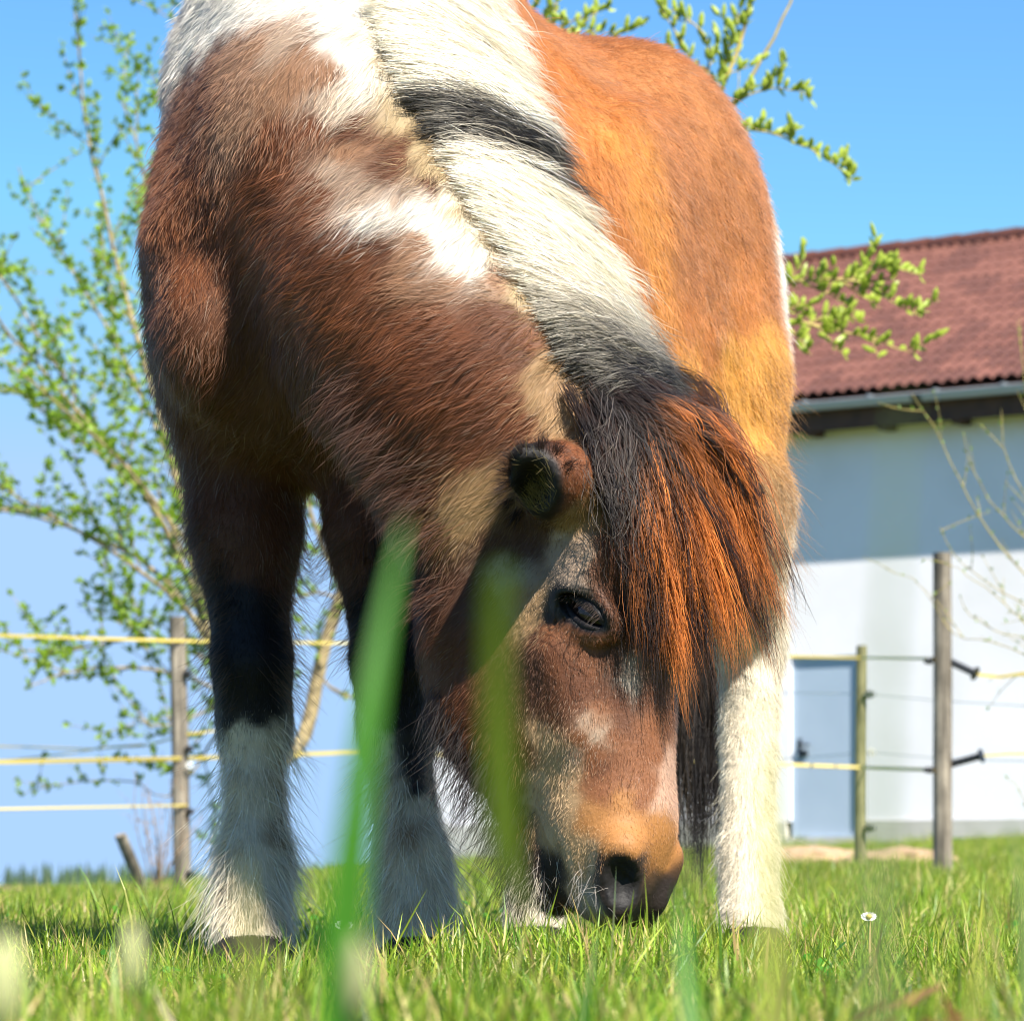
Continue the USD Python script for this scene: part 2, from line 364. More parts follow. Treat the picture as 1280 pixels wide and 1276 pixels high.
TILES = [mat("roof_tile_red_" + w, {"g": ("geometry", {}), "n": ("noise_texture", {"scale": 12.0, "detail": 4.0}),
        "r": ("rgb_ramp", {"ramp": [(0.3, np.array(c) * 0.85), (0.7, np.array(c) * 1.15)]}), "p": ("principled_bsdf", {"roughness": 0.6})},
        [("g.position", "n.vector"), ("n.fac", "r.fac"), ("r.color", "p.base_color")]) for w, c in (("deep", (0.082, 0.026, 0.015)), ("mid", (0.104, 0.034, 0.020)), ("pale", (0.126, 0.044, 0.027)))]
BROWNWOOD = mat("brown_stained_wood", {"g": ("geometry", {}), "n": ("noise_texture", {"scale": 6.0}), "r": ("rgb_ramp", {"ramp": [(0.3, (0.05, 0.022, 0.012)), (0.7, (0.085, 0.038, 0.02))]}),
        "p": ("principled_bsdf", {"roughness": 0.7})}, [("g.position", "n.vector"), ("n.fac", "r.fac"), ("r.color", "p.base_color")])
ZINC = mat("zinc_gutter", {"p": ("principled_bsdf", {"base_color": (0.34, 0.36, 0.38), "metallic": 0.5, "roughness": 0.45})})
DOORP = mat("door_paint", {"g": ("geometry", {}), "n": ("noise_texture", {"scale": 2.0, "detail": 4.0}), "r": ("rgb_ramp", {"ramp": [(0.3, (0.34, 0.42, 0.52)), (0.7, (0.38, 0.46, 0.56))]}),
        "p": ("principled_bsdf", {"roughness": 0.45})}, [("g.position", "n.vector"), ("n.fac", "r.fac"), ("r.color", "p.base_color")])
BLACKP = mat("black_plastic", {"p": ("principled_bsdf", {"base_color": (0.02, 0.021, 0.023), "roughness": 0.45})})

house = thing("house", "white rendered house with red tiled roof and grey gutter", "house")
T0, T1, ZW, ZB = wall_t(492), 9.0, 5.27, 0.10
td0, td1 = wall_t(988), wall_t(1071)
zd0, zd1 = 0.09 + (1105 - 1046) / F * 38.9, 0.09 + (1105 - 819) / F * 38.6
# wall with the doorway left open, butted pieces
zp = 0.09 + (1105 - 1026) / F * 38.8
wall = trimesh.util.concatenate([hbox(T0, td0, -0.36, 0, zp, ZW), hbox(td1, T1, -0.36, 0, zp, ZW), hbox(td0, td1, -0.36, 0, zd1, ZW),
                                 hbox(T0, T0 + 0.36, -8.4, -0.36, zp, ZW), hbox(T1 - 0.36, T1, -8.4, -0.36, zp, ZW), hbox(T0, T1, -8.76, -8.4, zp, ZW)])
obj("wall", wall, PLASTER, house)
gab = []
for t in (T0, T1 - 0.36):
    tri = [hp(t, 0, ZW), hp(t, -8.76, ZW), hp(t, -4.3, ZW + 2.20), hp(t + 0.36, 0, ZW), hp(t + 0.36, -8.76, ZW), hp(t + 0.36, -4.3, ZW + 2.20)]
    g = trimesh.convex.convex_hull(np.array(tri)); gab.append(g)
for g in gab:
    obj("gable", g, PLASTER, house)
obj("plinth", trimesh.util.concatenate([hbox(T0 - .02, td0 - .06, -0.38, 0.025, ZB - .5, zp - .003), hbox(td1 + .06, T1 + .02, -0.38, 0.025, ZB - .5, zp - .003), hbox(td0 - .06, td1 + .06, -0.38, 0.035, ZB - .5, zd0)]), PLINTH, house)
door = obj("door", hbox(td0 + 0.05, td1 - 0.05, -0.09, -0.040, zd0 + .01, zd1 - 0.05), DOORP, house)
obj("frame", trimesh.util.concatenate([hbox(td0, td0 + 0.05, -0.2, -0.034, zd0 + .004, zd1), hbox(td1 - 0.05, td1, -0.2, -0.034, zd0 + .004, zd1), hbox(td0 + .05, td1 - .05, -0.2, -0.034, zd1 - 0.05, zd1)]), DOORP, str(door.GetPath()))
zh = (zd0 + zd1) / 2 + 0.0
hd = trimesh.util.concatenate([hbox(td0 + 0.08, td0 + 0.12, -0.042, -0.03, zh - .14, zh + .1), hbox(td0 + 0.09, td0 + 0.11, -0.032, 0.02, zh + .015, zh + .035), hbox(td0 + 0.09, td0 + 0.24, 0.005, 0.025, zh + .012, zh + .038), hbox(td0 + .11, td0 + .2, -.036, -.01, zh - .1, zh - .03)])
obj("handle", hd, BLACKP, str(door.GetPath()))
# roof
OV, ZE, PITCH = 0.35, 5.40, math.radians(27.4)
RS = np.array(-NO * math.cos(PITCH) + UP * math.sin(PITCH))       # up the slope
RN = np.array(NO * math.sin(PITCH) + UP * math.cos(PITCH))        # off the slope
SL = (4.3 + OV) / math.cos(PITCH)
deck = []
for sgn in (0, 1):
    z_r = ZE + SL * math.sin(PITCH)
    a, b = ((OV + .03, -4.3), (-8.76 - OV, -4.3))[sgn]
    zz = (ZE - .02)
    q = [hp(t, o, z) for t in (T0 - .35, T1 + .35) for (o, z) in ((a, zz - .03), (b, z_r - .05), (a, zz - .10), (b, z_r - .12))]
    deck.append(trimesh.convex.convex_hull(np.array(q)))
roof = obj("roof", trimesh.util.concatenate(deck), BROWNWOOD, house)
TW, TC = 0.30, 0.335
def tile_mesh(t0, s0, n=9):
    """One interlocking tile with two rolls, its lower edge thick."""
    u = np.linspace(0, 1, n)
    prof = 0.048 * np.abs(np.sin(2 * np.pi * u)) ** 0.7 * np.where(np.sin(2 * np.pi * u) > 0, 1, 0.95) + 0.012
    low = np.array([rp(t0 + TW * a, s0, p + 0.018) for a, p in zip(u, prof)])
    lowb = np.array([rp(t0 + TW * a, s0, p + 0.004) for a, p in zip(u, prof)])
    hi = np.array([rp(t0 + TW * a, s0 + TC + 0.03, p + 0.004) for a, p in zip(u, prof)])
    v = np.vstack([low, lowb, hi]); f = []
    for i in range(n - 1):
        f += [[i, i + 1, 2 * n + i], [i + 1, 2 * n + i + 1, 2 * n + i], [n + i, n + i + 1, i], [n + i + 1, i + 1, i]]
    return trimesh.Trimesh(v, np.array(f), process=False)
ncol0, ncol1 = int(math.floor((T0 - .3) / TW)), int(math.ceil((T1 + .3) / TW))
nrow = int(SL / TC) + 1
rng = np.random.default_rng(3)
single, rest = [], []
def hp2(t0, s0):
    p = hp(t0, OV, ZE) + RS * s0
    return 640 + F * p[0] / p[1]
def rp(t, s_, o):
    return hp(t, OV, ZE) + RS * s_ + RN * o
for c in range(ncol0, ncol1):
    for w in range(nrow):
        px = hp2((c + .5) * TW, w * TC)
        tm = tile_mesh(c * TW + rng.normal() * .002, w * TC + rng.normal() * .003)
        if 955 < px < 1300 and len(single) < 300:
            single.append(tm)
        else:
            rest.append(tm)
for tm in single:
    obj("roof_tile", tm, TILES[int(rng.integers(0, 3))], roof, smooth=40)
obj("tile_field", trimesh.util.concatenate(rest), TILES[1], roof, smooth=40, kind="stuff")
back = []
z_r = ZE + SL * math.sin(PITCH)
back.append(trimesh.convex.convex_hull(np.array([hp(t, o, z) for t in (T0 - .35, T1 + .35) for (o, z) in ((-8.76 - OV, ZE), (-4.3, z_r), (-8.76 - OV, ZE + .05), (-4.3, z_r + .05))])))
obj("back_slope", trimesh.util.concatenate(back), TILES[0], roof)
# ridge tiles, overlapping half rounds
for k in range(int((T1 - T0 + .6) / 0.40)):
    t0 = T0 - .3 + k * 0.40
    a = np.linspace(math.radians(-25), math.radians(205), 9)
    r0, r1 = 0.15, 0.128
    base = lambda t, r: np.array([hp(t, -4.3 + r * math.cos(q), z_r + 0.03 + r * math.sin(q) * .8) for q in a])
    v = np.vstack([base(t0, r1), base(t0 + 0.43, r0), base(t0 + .43, r0 - .02)])
    n = len(a); f = []
    for i in range(n - 1):
        for j in (0, n):
            f += [[j + i, j + i + 1, j + n + i], [j + i + 1, j + n + i + 1, j + n + i]]
    obj("ridge_tile", trimesh.Trimesh(v, np.array(f), process=False), TILES[int(rng.integers(0, 2))], roof, smooth=40)
# gutter, its brackets and joint, rafters and eaves board
a = np.linspace(math.pi, 2 * math.pi, 12)
gut = []
for r, flip in ((0.075, 1), (0.070, -1)):
    v = np.vstack([np.array([hp(t, OV + 0.085 + r * math.cos(q), ZE - .085 + r * math.sin(q)) for q in a]) for t in (T0 - .4, T1 + .4)])
    f = []
    for i in range(11):
        f += [[i, i + 1, 12 + i], [i + 1, 13 + i, 12 + i]]
    gut.append(trimesh.Trimesh(v, np.array(f)[:, ::flip], process=False))
bead = trimesh.creation.cylinder(0.012, segment=[hp(T0 - .4, OV + .16, ZE - .08), hp(T1 + .4, OV + .16, ZE - .08)], sections=8)
gutter = obj("gutter", trimesh.util.concatenate(gut + [bead]), ZINC, house, smooth=40)
for k in range(int((T1 - T0) / 0.8)):
    t = T0 + .3 + .8 * k
    obj("bracket", hbox(t, t + .03, OV + .02, OV + .175, ZE - .072, ZE - .046), ZINC, gutter)
tj = wall_t(1172)
v = [np.array([hp(t, OV + 0.085 + .082 * math.cos(q), ZE - .085 + .082 * math.sin(q)) for q in a]) for t in (tj - .06, tj + .06)]
f = []
for i in range(11):
    f += [[i, i + 1, 12 + i], [i + 1, 13 + i, 12 + i]]
obj("joint", trimesh.Trimesh(np.vstack(v), np.array(f), process=False), BLACKP, gutter)
obj("fascia_board", hbox(T0 - .35, T1 + .35, OV - .05, OV - .02, ZE - .37, ZE - .055), BROWNWOOD, house)
obj("soffit", hbox(T0 - .35, T1 + .35, 0.012, OV - .055, ZE - .33, ZE - .30), BROWNWOOD, house)
for k in range(int((T1 - T0) / 0.9)):
    t = T0 + .4 + .9 * k
    obj("rafter_end", hbox(t, t + .10, 0.014, OV - .06, ZE - .40, ZE - .332), BROWNWOOD, house)
# green cover at the foot of the wall
GREENP = mat("green_sheet", {"p": ("principled_bsdf", {"base_color": (0.03, 0.14, 0.07), "roughness": 0.5})})
tg0, tg1 = wall_t(1222), wall_t(1400)
zg = 0.09 + (1105 - 1068) / F * 37
gm = trimesh.util.concatenate([hbox(tg0 + .03 * i, tg1, 0.35 + .05 * i, 1.0 - .05 * i, zg + .06 * i - (.3 if i == 0 else 0), zg + .06 * i + .058) for i in range(3)])
obj("garden_cover", gm, GREENP, label="low dark green cover lying at the foot of the white wall", cat="cover")

# ------------------------------------------------------------------ fence
def wood(name, c0, c1):
    return mat(name, {"g": ("texture_coordinate", {}), "mp": ("mapping", {"scale": (60.0, 60.0, 4.0)}), "n": ("noise_texture", {"scale": 1.0, "detail": 5.0, "roughness": 0.65}),
        "n2": ("noise_texture", {"scale": 9.0, "detail": 3.0}), "r": ("rgb_ramp", {"ramp": [(0.3, c0), (0.68, c1)]}), "r2": ("rgb_ramp", {"ramp": [(0.4, (0.55, 0.55, 0.55)), (0.62, (1, 1, 1))]}),
        "m": ("mix_color", {"blend_type": "multiply", "fac": 0.8}), "b": ("bump", {"strength": 0.6, "distance": 0.004}), "p": ("principled_bsdf", {"roughness": 0.85, "specular_ior_level": 0.2})},
        [("g.object", "mp.vector"), ("mp.vector", "n.vector"), ("g.object", "n2.vector"), ("n.fac", "r.fac"), ("n2.fac", "r2.fac"), ("r.color", "m.a"), ("r2.color", "m.b"), ("m.result", "p.base_color"), ("n.fac", "b.height"), ("b.normal", "p.normal")])
WOODG = wood("weathered_post", (0.05, 0.043, 0.036), (0.36, 0.31, 0.24))
WOODM = wood("mossy_post", (0.10, 0.10, 0.045), (0.30, 0.27, 0.14))
YEL = mat("yellow_tape", {"p": ("principled_bsdf", {"base_color": (0.50, 0.39, 0.09), "roughness": 0.6})})
PALEW = mat("pale_wire", {"p": ("principled_bsdf", {"base_color": (0.55, 0.53, 0.45), "roughness": 0.5})})
WHITEP = mat("white_plastic", {"p": ("principled_bsdf", {"base_color": (0.78, 0.78, 0.76), "roughness": 0.4})})

def log_mesh(p, q, r0, r1, seed, sec=14, rows=14, flat=1.0):
    rg = np.random.default_rng(seed)
    p, q = np.array(p, float), np.array(q, float); ax = unit(q - p)
    e1 = unit(np.cross(ax, [0.3, 1, 0.1])); e2 = np.cross(ax, e1)
    v, f = [], []
    ph = rg.uniform(0, 6, 3)
    for i in range(rows):
        t = i / (rows - 1)
        c = p + (q - p) * t + e1 * .004 * math.sin(3 * t + ph[0])
        for j in range(sec):
            a = 2 * math.pi * j / sec
            rr = (r0 + (r1 - r0) * t) * (1 + .05 * math.sin(2 * a + ph[1]) + .035 * math.sin(5 * a + ph[2]) + rg.normal() * .012)
            v.append(c + (e1 * math.cos(a) + e2 * math.sin(a) * flat) * rr)
    for i in range(rows - 1):
        for j in range(sec):
            a, b = i * sec + j, i * sec + (j + 1) % sec
            f += [[a, b, b + sec], [a, b + sec, a + sec]]
    n = len(v); v += [p, q + ax * .003]
    for j in range(sec):
        f += [[n, (j + 1) % sec, j], [n + 1, (rows - 1) * sec + j, (rows - 1) * sec + (j + 1) % sec]]
    return np.array(v), np.array(f)

def post(name, bot, top, r0, r1, m, label, seed, cat="fence post", group=None):
    base = np.array(bot, float)
    t = thing(name, label, cat, group, at=base)
    v, f = log_mesh([0, 0, -0.25], np.array(top) - base, r0, r1, seed)
    obj("shaft", trimesh.Trimesh(v, f, process=False), m, t, smooth=50)
    return t, base
def clip_mesh(p, d=(1, 0, 0), s=1.0):
    """A screw-in insulator: a stalk, a collar and a ring."""
    p, d = np.array(p, float), np.array(d, float)
    return trimesh.util.concatenate([trimesh.creation.cylinder(0.006 * s, segment=[p - d * .01, p + d * .035 * s], sections=8),
        trimesh.creation.cylinder(0.016 * s, segment=[p + d * .012 * s, p + d * .030 * s], sections=10), trimesh.creation.icosphere(1, 0.014 * s).apply_translation(p + d * .036 * s)])
DL, DA, DB = 13.2, 12.8, 16.0
pl, bl = post("fence_post", [*P(229, 1132, DL)[:2], ground_z(*P(229, 1132, DL)[:2])], P(221, 771, DL), 0.033, 0.031, WOODG, "weathered grey wooden fence post on the left in front of the leafing tree", 1)
pa, ba = post("fence_post", [*P(1180, 1085, DA)[:2], ground_z(*P(1180, 1085, DA)[:2])], P(1176, 691, DA), 0.034, 0.032, WOODG, "tall grey wooden gate post carrying two black gate handles", 2)
pb, bb = post("fence_post", [*P(1077, 1095, DB)[:2], ground_z(*P(1077, 1095, DB)[:2])], P(1077, 807, DB), 0.026, 0.024, WOODM, "thin greenish mossy fence post in front of the blue door", 3)
for px, py, bm in ((234, 842, BLACKP), (236, 936, BLACKP), (237, 1014, BLACKP), (238, 1092, BLACKP)):
    obj("insulator", clip_mesh(P(px - 5, py, DL - .02) - bl, (0.8, -0.6, 0), .8), bm, pl)
ring = trimesh.creation.torus(0.010, 0.0035, 12, 6).apply_transform(trimesh.transformations.rotation_matrix(math.pi / 2, [1, 0, 0]))
obj("insulator_ring", ring.copy().apply_translation(P(237, 956, DL - .045) - bl), WHITEP, pl)
for py in (868, 1035):
    obj("insulator", clip_mesh(P(1081, py, DB - .02) - bb, (0.8, -0.6, 0), 1.1), WOODM if 0 else BLACKP, pb)
obj("insulator_ring", ring.copy().apply_scale(1.3).apply_translation(P(1090, 940, DB) - bb), PALEW, pb)
for py in (826, 962):
    obj("insulator", clip_mesh(P(1168, py, DA) - ba, (-1, 0, 0), .8), BLACKP, pa)
def handle(p0, p1, d, label):
    """A gate handle: ribbed grip with a flared guard and a hook."""
    a, b = P(*p0, d), P(*p1, d - .05); ax = unit(b - a); Lh = np.linalg.norm(b - a)
    t = thing("gate_handle", label, "gate handle", "black gate handles on the tall post", at=a)
    o = np.zeros(3)
    rs = [trimesh.creation.cylinder(0.0125 + (.0012 if i % 2 else 0), segment=[ax * Lh * (i / 11), ax * Lh * ((i + 1) / 11)], sections=14) for i in range(10)]
    obj("grip", trimesh.util.concatenate(rs), BLACKP, t, smooth=40)
    obj("guard", trimesh.creation.cylinder(0.026, segment=[ax * Lh * .94, ax * Lh], sections=18), BLACKP, t, smooth=40)
    obj("hook", trimesh.creation.cylinder(0.003, segment=[-ax * .05, ax * .01], sections=8), PALEW, t)
handle((1186, 826), (1220, 842), DA, "upper of the two black gate handles, sloping down to the right")
handle((1188, 955), (1228, 944), DA, "lower of the two black gate handles, sloping up to the right")

def tape(name, pts, w, m, label, cat="fence tape", group="yellow fence tapes", twist=0.0, seed=0, parent=None):
    """A ribbon along points (px, py, d), sagging and twisting a little."""
    rg = np.random.default_rng(seed)
    P3 = np.array([P(*p) for p in pts]); seg = np.r_[0, np.cumsum(np.linalg.norm(np.diff(P3, axis=0), axis=1))]
    tt = np.linspace(0, seg[-1], 60)
    c = np.stack([np.interp(tt, seg, P3[:, i]) for i in range(3)], 1)
    tan = unit(np.gradient(c, axis=0)); ph = rg.uniform(0, 6)
    ang = twist * np.sin(tt * 2.2 + ph) + twist * .6 * np.sin(tt * .7 + 2 * ph)
    side = np.stack([np.zeros(60), np.sin(ang), np.cos(ang)], 1)
    nrm = unit(np.cross(tan, side)) * .0030
    v = np.vstack([c - side * w / 2 - nrm, c + side * w / 2 - nrm, c + side * w / 2 + nrm, c - side * w / 2 + nrm]); f = []
    for i in range(59):
        for k in range(4):
            a, b = k * 60 + i, ((k + 1) % 4) * 60 + i
            f += [[a, b, b + 1], [a, b + 1, a + 1]]
    obj(name, trimesh.Trimesh(v, np.array(f), process=False), m, label=label, cat=cat, group=group)
tape("fence_tape", [(-260, 789, 12.2), (0, 794, 12.7), (226, 801, DL - .05), (440, 804, 14.2), (700, 806, 15.2), (985, 820, 16), (1077, 822, DB - .05), (1166, 823, DA - .03)], 0.011, YEL, "topmost yellow fence tape running behind the pony", twist=.3, seed=1)
tape("fence_tape", [(-260, 953, 12.2), (0, 952, 12.7), (226, 948, DL - .05), (440, 940, 14.2), (700, 946, 15.2), (970, 955, 16), (1077, 959, DB - .05), (1166, 962, DA - .03)], 0.015, YEL, "broad bright yellow fence tape running behind the pony at knee height", twist=.35, seed=2)
tape("fence_tape", [(-260, 1012, 12.2), (0, 1011, 12.7), (234, 1006, DL - .03)], 0.0075, YEL, "lowest thin yellow tape, ending at the left post", twist=.3, seed=3)
tape("fence_tape", [(-260, 928, 20), (30, 933, 19), (110, 936, 18), (180, 932, 16), (234, 918, DL - .03), (330, 905, 14)], 0.009, YEL, "slack twisted yellow tape just above the broad one", twist=1.0, seed=4)
tape("fence_tape", [(-60, 955, 20), (20, 949, 19), (90, 941, 18), (130, 934, 17), (180, 930, 16)], 0.009, YEL, "slack yellow tape slanting up from the broad tape far left", twist=1.2, seed=5)
tape("fence_tape", [(1222, 843, DA - .05), (1250, 846, DA), (1290, 840, DA), (1420, 836, DA)], 0.012, YEL, "yellow tape leading right from the upper gate handle", twist=.9, seed=6)
tape("fence_tape", [(1230, 944, DA - .05), (1260, 942, DA), (1420, 940, DA)], 0.008, YEL, "yellow tape leading right from the lower gate handle", twist=.3, seed=7)
for i, (pts, lb) in enumerate((([(900, 865, 17), (1080, 867, DB), (1180, 876, 14), (1420, 890, 12)], "upper thin pale fence wire on the mossy post"), ([(900, 955, 17), (1090, 940, DB), (1180, 948, 14), (1420, 955, 12)], "lower thin pale fence wire on the mossy post"))):
    tape("fence_wire", pts, 0.0035, PALEW, lb, "fence wire", "thin pale wires", .2, 20 + i)
# leaning stake
st = thing("leaning_stake", "short grey broken stake leaning left beside the left fence post", "stake", at=[*P(180, 1100, 12.4)[:2], 0.05])
q = P(151, 1043, 12.3) - np.array([*P(180, 1100, 12.4)[:2], 0.05])
v, f = log_mesh(-q * .3, q, 0.026, 0.022, 7, flat=.6)
obj("shaft", trimesh.Trimesh(v, f, process=False), WOODG, st, smooth=50)
# earth heaps in front of the house and on the left
SOIL = mat("dry_soil", {"g": ("geometry", {}), "n": ("noise_texture", {"scale": 14.0, "detail": 5.0}), "r": ("rgb_ramp", {"ramp": [(0.3, (0.22, 0.14, 0.08)), (0.7, (0.42, 0.29, 0.17))]}),
        "b": ("bump", {"strength": .8, "distance": .03}), "p": ("principled_bsdf", {"roughness": 0.95})}, [("g.position", "n.vector"), ("n.fac", "r.fac"), ("r.color", "p.base_color"), ("n.fac", "b.height"), ("b.normal", "p.normal")])
for px, py, d, w, h_, lb in ((1018, 1079, 20, .32, .10, "bare earth heap left of the mossy post's foot"), (1125, 1078, 19, .34, .09, "bare earth heap between the mossy post and the tall post"), (5, 1112, 15, .14, .09, "small bare earth heap at the left edge"), (215, 1108, 14.5, .14, .06, "small bare earth heap behind the left post's foot")):
    c = P(px, py, d)
    m = trimesh.creation.icosphere(4, 1.0)
    n_ = fbm(m.vertices * 2.5 + px, 4) - .5
    m.vertices = m.vertices * (1 + .5 * n_[:, None]) * [w, w * .8, h_] + [c[0], c[1], float(ground_z(c[0], c[1])) + (py < 1090) * .03]
    obj("earth_heap", m, SOIL, smooth=True, label=lb, cat="earth heap")

# ------------------------------------------------------------------ trees and shrubs
def leaf_mat(name, c0, c1, tr=0.45):
    return mat(name, {"i": ("geometry", {}), "r": ("rgb_ramp", {"ramp": [(0.0, c0), (1.0, c1)]}),
        "p": ("principled_bsdf", {"roughness": 0.45, "specular_ior_level": 0.4}), "t": ("translucent_bsdf", {}), "m": ("mix_closure", {"fac": tr})},
        [("i.random_per_island", "r.fac"), ("r.color", "p.base_color"), ("r.color", "t.color"), ("p.BSDF", "m.closure1"), ("t.BSDF", "m.closure2")], surface="m.closure")
LEAF = leaf_mat("young_leaf", lin(134, 166, 46), lin(214, 220, 98), .5)
CATKIN = leaf_mat("willow_catkin", lin(166, 182, 70), lin(220, 222, 128), 0.4)
BUD = leaf_mat("bud_leaf", lin(110, 140, 50), lin(168, 178, 90), 0.4)
def bark(name, c0, c1):
    return mat(name, {"g": ("geometry", {}), "n": ("noise_texture", {"scale": 30.0, "detail": 5.0}), "r": ("rgb_ramp", {"ramp": [(0.3, c0), (0.7, c1)]}),
        "b": ("bump", {"strength": 0.4, "distance": 0.004}), "p": ("principled_bsdf", {"roughness": 0.85})},
        [("g.position", "n.vector"), ("n.fac", "r.fac"), ("r.color", "p.base_color"), ("n.fac", "b.height"), ("b.normal", "p.normal")])
BARK = bark("grey_brown_bark", lin(96, 84, 60), lin(164, 146, 106))
BARKY = bark("olive_bark", lin(122, 108, 58), lin(182, 164, 96))

class Plant:
    def __init__(self, seed):
        self.r = np.random.default_rng(seed)
        self.wood, self.wn = [], 0
        self.wf, self.lv, self.lf, self.ln = [], [], [], 0
    def tube(self, pts, r0, r1, sec=6):
        pts = np.asarray(pts, float); n = len(pts)
        tan = unit(np.gradient(pts, axis=0))
        e1 = unit(np.cross(tan, [0.31, 0.9, 0.2])); e2 = np.cross(tan, e1)
        rad = np.linspace(r0, r1, n)
        a = np.arange(sec) * 2 * np.pi / sec
        v = pts[:, None] + rad[:, None, None] * (e1[:, None] * np.cos(a)[None, :, None] + e2[:, None] * np.sin(a)[None, :, None])
        i = (np.arange(n - 1) * sec)[:, None]; j = np.arange(sec)[None]; k = (j + 1) % sec
        f = np.stack([i + j, i + k, i + sec + k, i + sec + j], -1).reshape(-1, 4)
        self.wood.append(v.reshape(-1, 3)); self.wf.append(f + self.wn); self.wn += n * sec
    def leaf(self, p, d, L, W):
        """A folded elliptic leaf: six points, four triangles."""
        d = unit(np.asarray(d, float)); s = unit(np.cross(d, self.r.normal(size=3))); n = np.cross(d, s)
        v = np.array([p, p + d * L * .35 + s * W * .5 + n * W * .12, p + d * L * .75 + s * W * .32, p + d * L - n * L * .12, p + d * L * .75 - s * W * .32, p + d * L * .35 - s * W * .5 + n * W * .12])
        f = np.array([[0, 1, 5], [1, 2, 4], [1, 4, 5], [2, 3, 4]])
        self.lv.append(v); self.lf.append(f + self.ln); self.ln += 6
    def catkin(self, p, d, L, W):
        d = unit(np.asarray(d, float)); s = unit(np.cross(d, self.r.normal(size=3))); n = np.cross(d, s)
        a = np.arange(5) * 2 * np.pi / 5
        ring = lambda t, w: p + d * L * t + w * (s * np.cos(a)[:, None] + n * np.sin(a)[:, None])
        v = np.vstack([[p], ring(.3, W * .5), ring(.7, W * .45), [p + d * L]])
        f = [[0, 1 + (j + 1) % 5, 1 + j] for j in range(5)] + [[11, 6 + j, 6 + (j + 1) % 5] for j in range(5)]
        for j in range(5):
            k = (j + 1) % 5
            f += [[1 + j, 1 + k, 6 + k], [1 + j, 6 + k, 6 + j]]
        self.lv.append(v); self.lf.append(np.array(f) + self.ln); self.ln += 12
    def spline(self, pts, n=24, jit=0.0):
        pts = np.asarray(pts, float)
        from scipy.interpolate import CubicSpline
        t = np.r_[0, np.cumsum(np.linalg.norm(np.diff(pts, axis=0), axis=1))]
        c = CubicSpline(t, pts)(np.linspace(0, t[-1], n)) if len(pts) > 2 else np.linspace(pts[0], pts[1], n)
        return c + self.r.normal(size=c.shape) * jit * np.linspace(0, 1, n)[:, None]
    def dress(self, c, step, kind, size, start=0.2, up=0.3):
        """Leaves or catkins along the twig c."""
        seg = np.r_[0, np.cumsum(np.linalg.norm(np.diff(c, axis=0), axis=1))]
        s = seg[-1] * start
        while s < seg[-1]:
            p = np.array([np.interp(s, seg, c[:, i]) for i in range(3)])
            td = unit(np.array([np.interp(min(s + .02, seg[-1]), seg, c[:, i]) for i in range(3)]) - p + 1e-6)
            if kind == "leaf":
                for _ in range(self.r.integers(3, 6)):
                    self.leaf(p + self.r.normal(size=3) * .004, td * .5 + unit(self.r.normal(size=3)) * 1.0 + [0, 0, up], size * self.r.uniform(.6, 1.15), size * self.r.uniform(.45, .65))
            elif kind == "catkin":
                side = unit(np.cross(td, self.r.normal(size=3)))
                self.catkin(p, td * .35 + side * .6 + np.array([0, 0, .75]), size * self.r.uniform(.7, 1.2), size * self.r.uniform(.30, .42))
                if self.r.random() < .5:
                    self.leaf(p, td + side * -.8, size * .7, size * .28)
            else:
                for _ in range(self.r.integers(1, 3)):
                    self.leaf(p, td * .6 + unit(self.r.normal(size=3)) * .7 + [0, 0, up], size * self.r.uniform(.6, 1.1), size * .4)
            s += step * self.r.uniform(.6, 1.5)
    def twigs(self, c, every, length, kind, size, step, r0=.003, start=.25, sub=True, up=.55, spread=.9):
        seg = np.r_[0, np.cumsum(np.linalg.norm(np.diff(c, axis=0), axis=1))]
        s = seg[-1] * start
        while s < seg[-1]:
            p = np.array([np.interp(s, seg, c[:, i]) for i in range(3)])
            q = np.array([np.interp(min(s + .03, seg[-1]), seg, c[:, i]) for i in range(3)])
            d = unit(unit(q - p + 1e-6) * .8 + self.r.normal(size=3) * spread * [1, .8, .7] + [0, 0, up])
            L = length * self.r.uniform(.35, 1.2)
            bend = unit(self.r.normal(size=3) + [0, 0, .4])
            t = np.linspace(0, 1, 8)[:, None]
            tw = p + d * L * t + bend * L * .22 * t ** 2
            self.tube(tw, r0, r0 * .4, 4)
            self.dress(tw, step, kind, size)
            if sub and L > length * .6:
                self.twigs(tw, every * .7, length * .4, kind, size, step, r0 * .6, .3, False, up, spread)
            s += every * self.r.uniform(.6, 1.4)
    def build(self, name, label, cat, bark_m, leaf_m, base, trunk, crown="crown", group=None):
        t = thing(name, label, cat, group, at=base)
        b = np.array(base, float)
        obj("trunk", (trunk[0] - b, trunk[1]), bark_m, t, smooth=True)
        obj("branches", (np.vstack(self.wood) - b, np.vstack(self.wf)), bark_m, t, smooth=True)
        obj(crown, (np.vstack(self.lv) - b, np.vstack(self.lf)), leaf_m, t, kind="stuff")
        return t
def on_ground(px, d):
    x = (px - 640) / F * d
    return np.array([x, d, float(ground_z(x, d))])

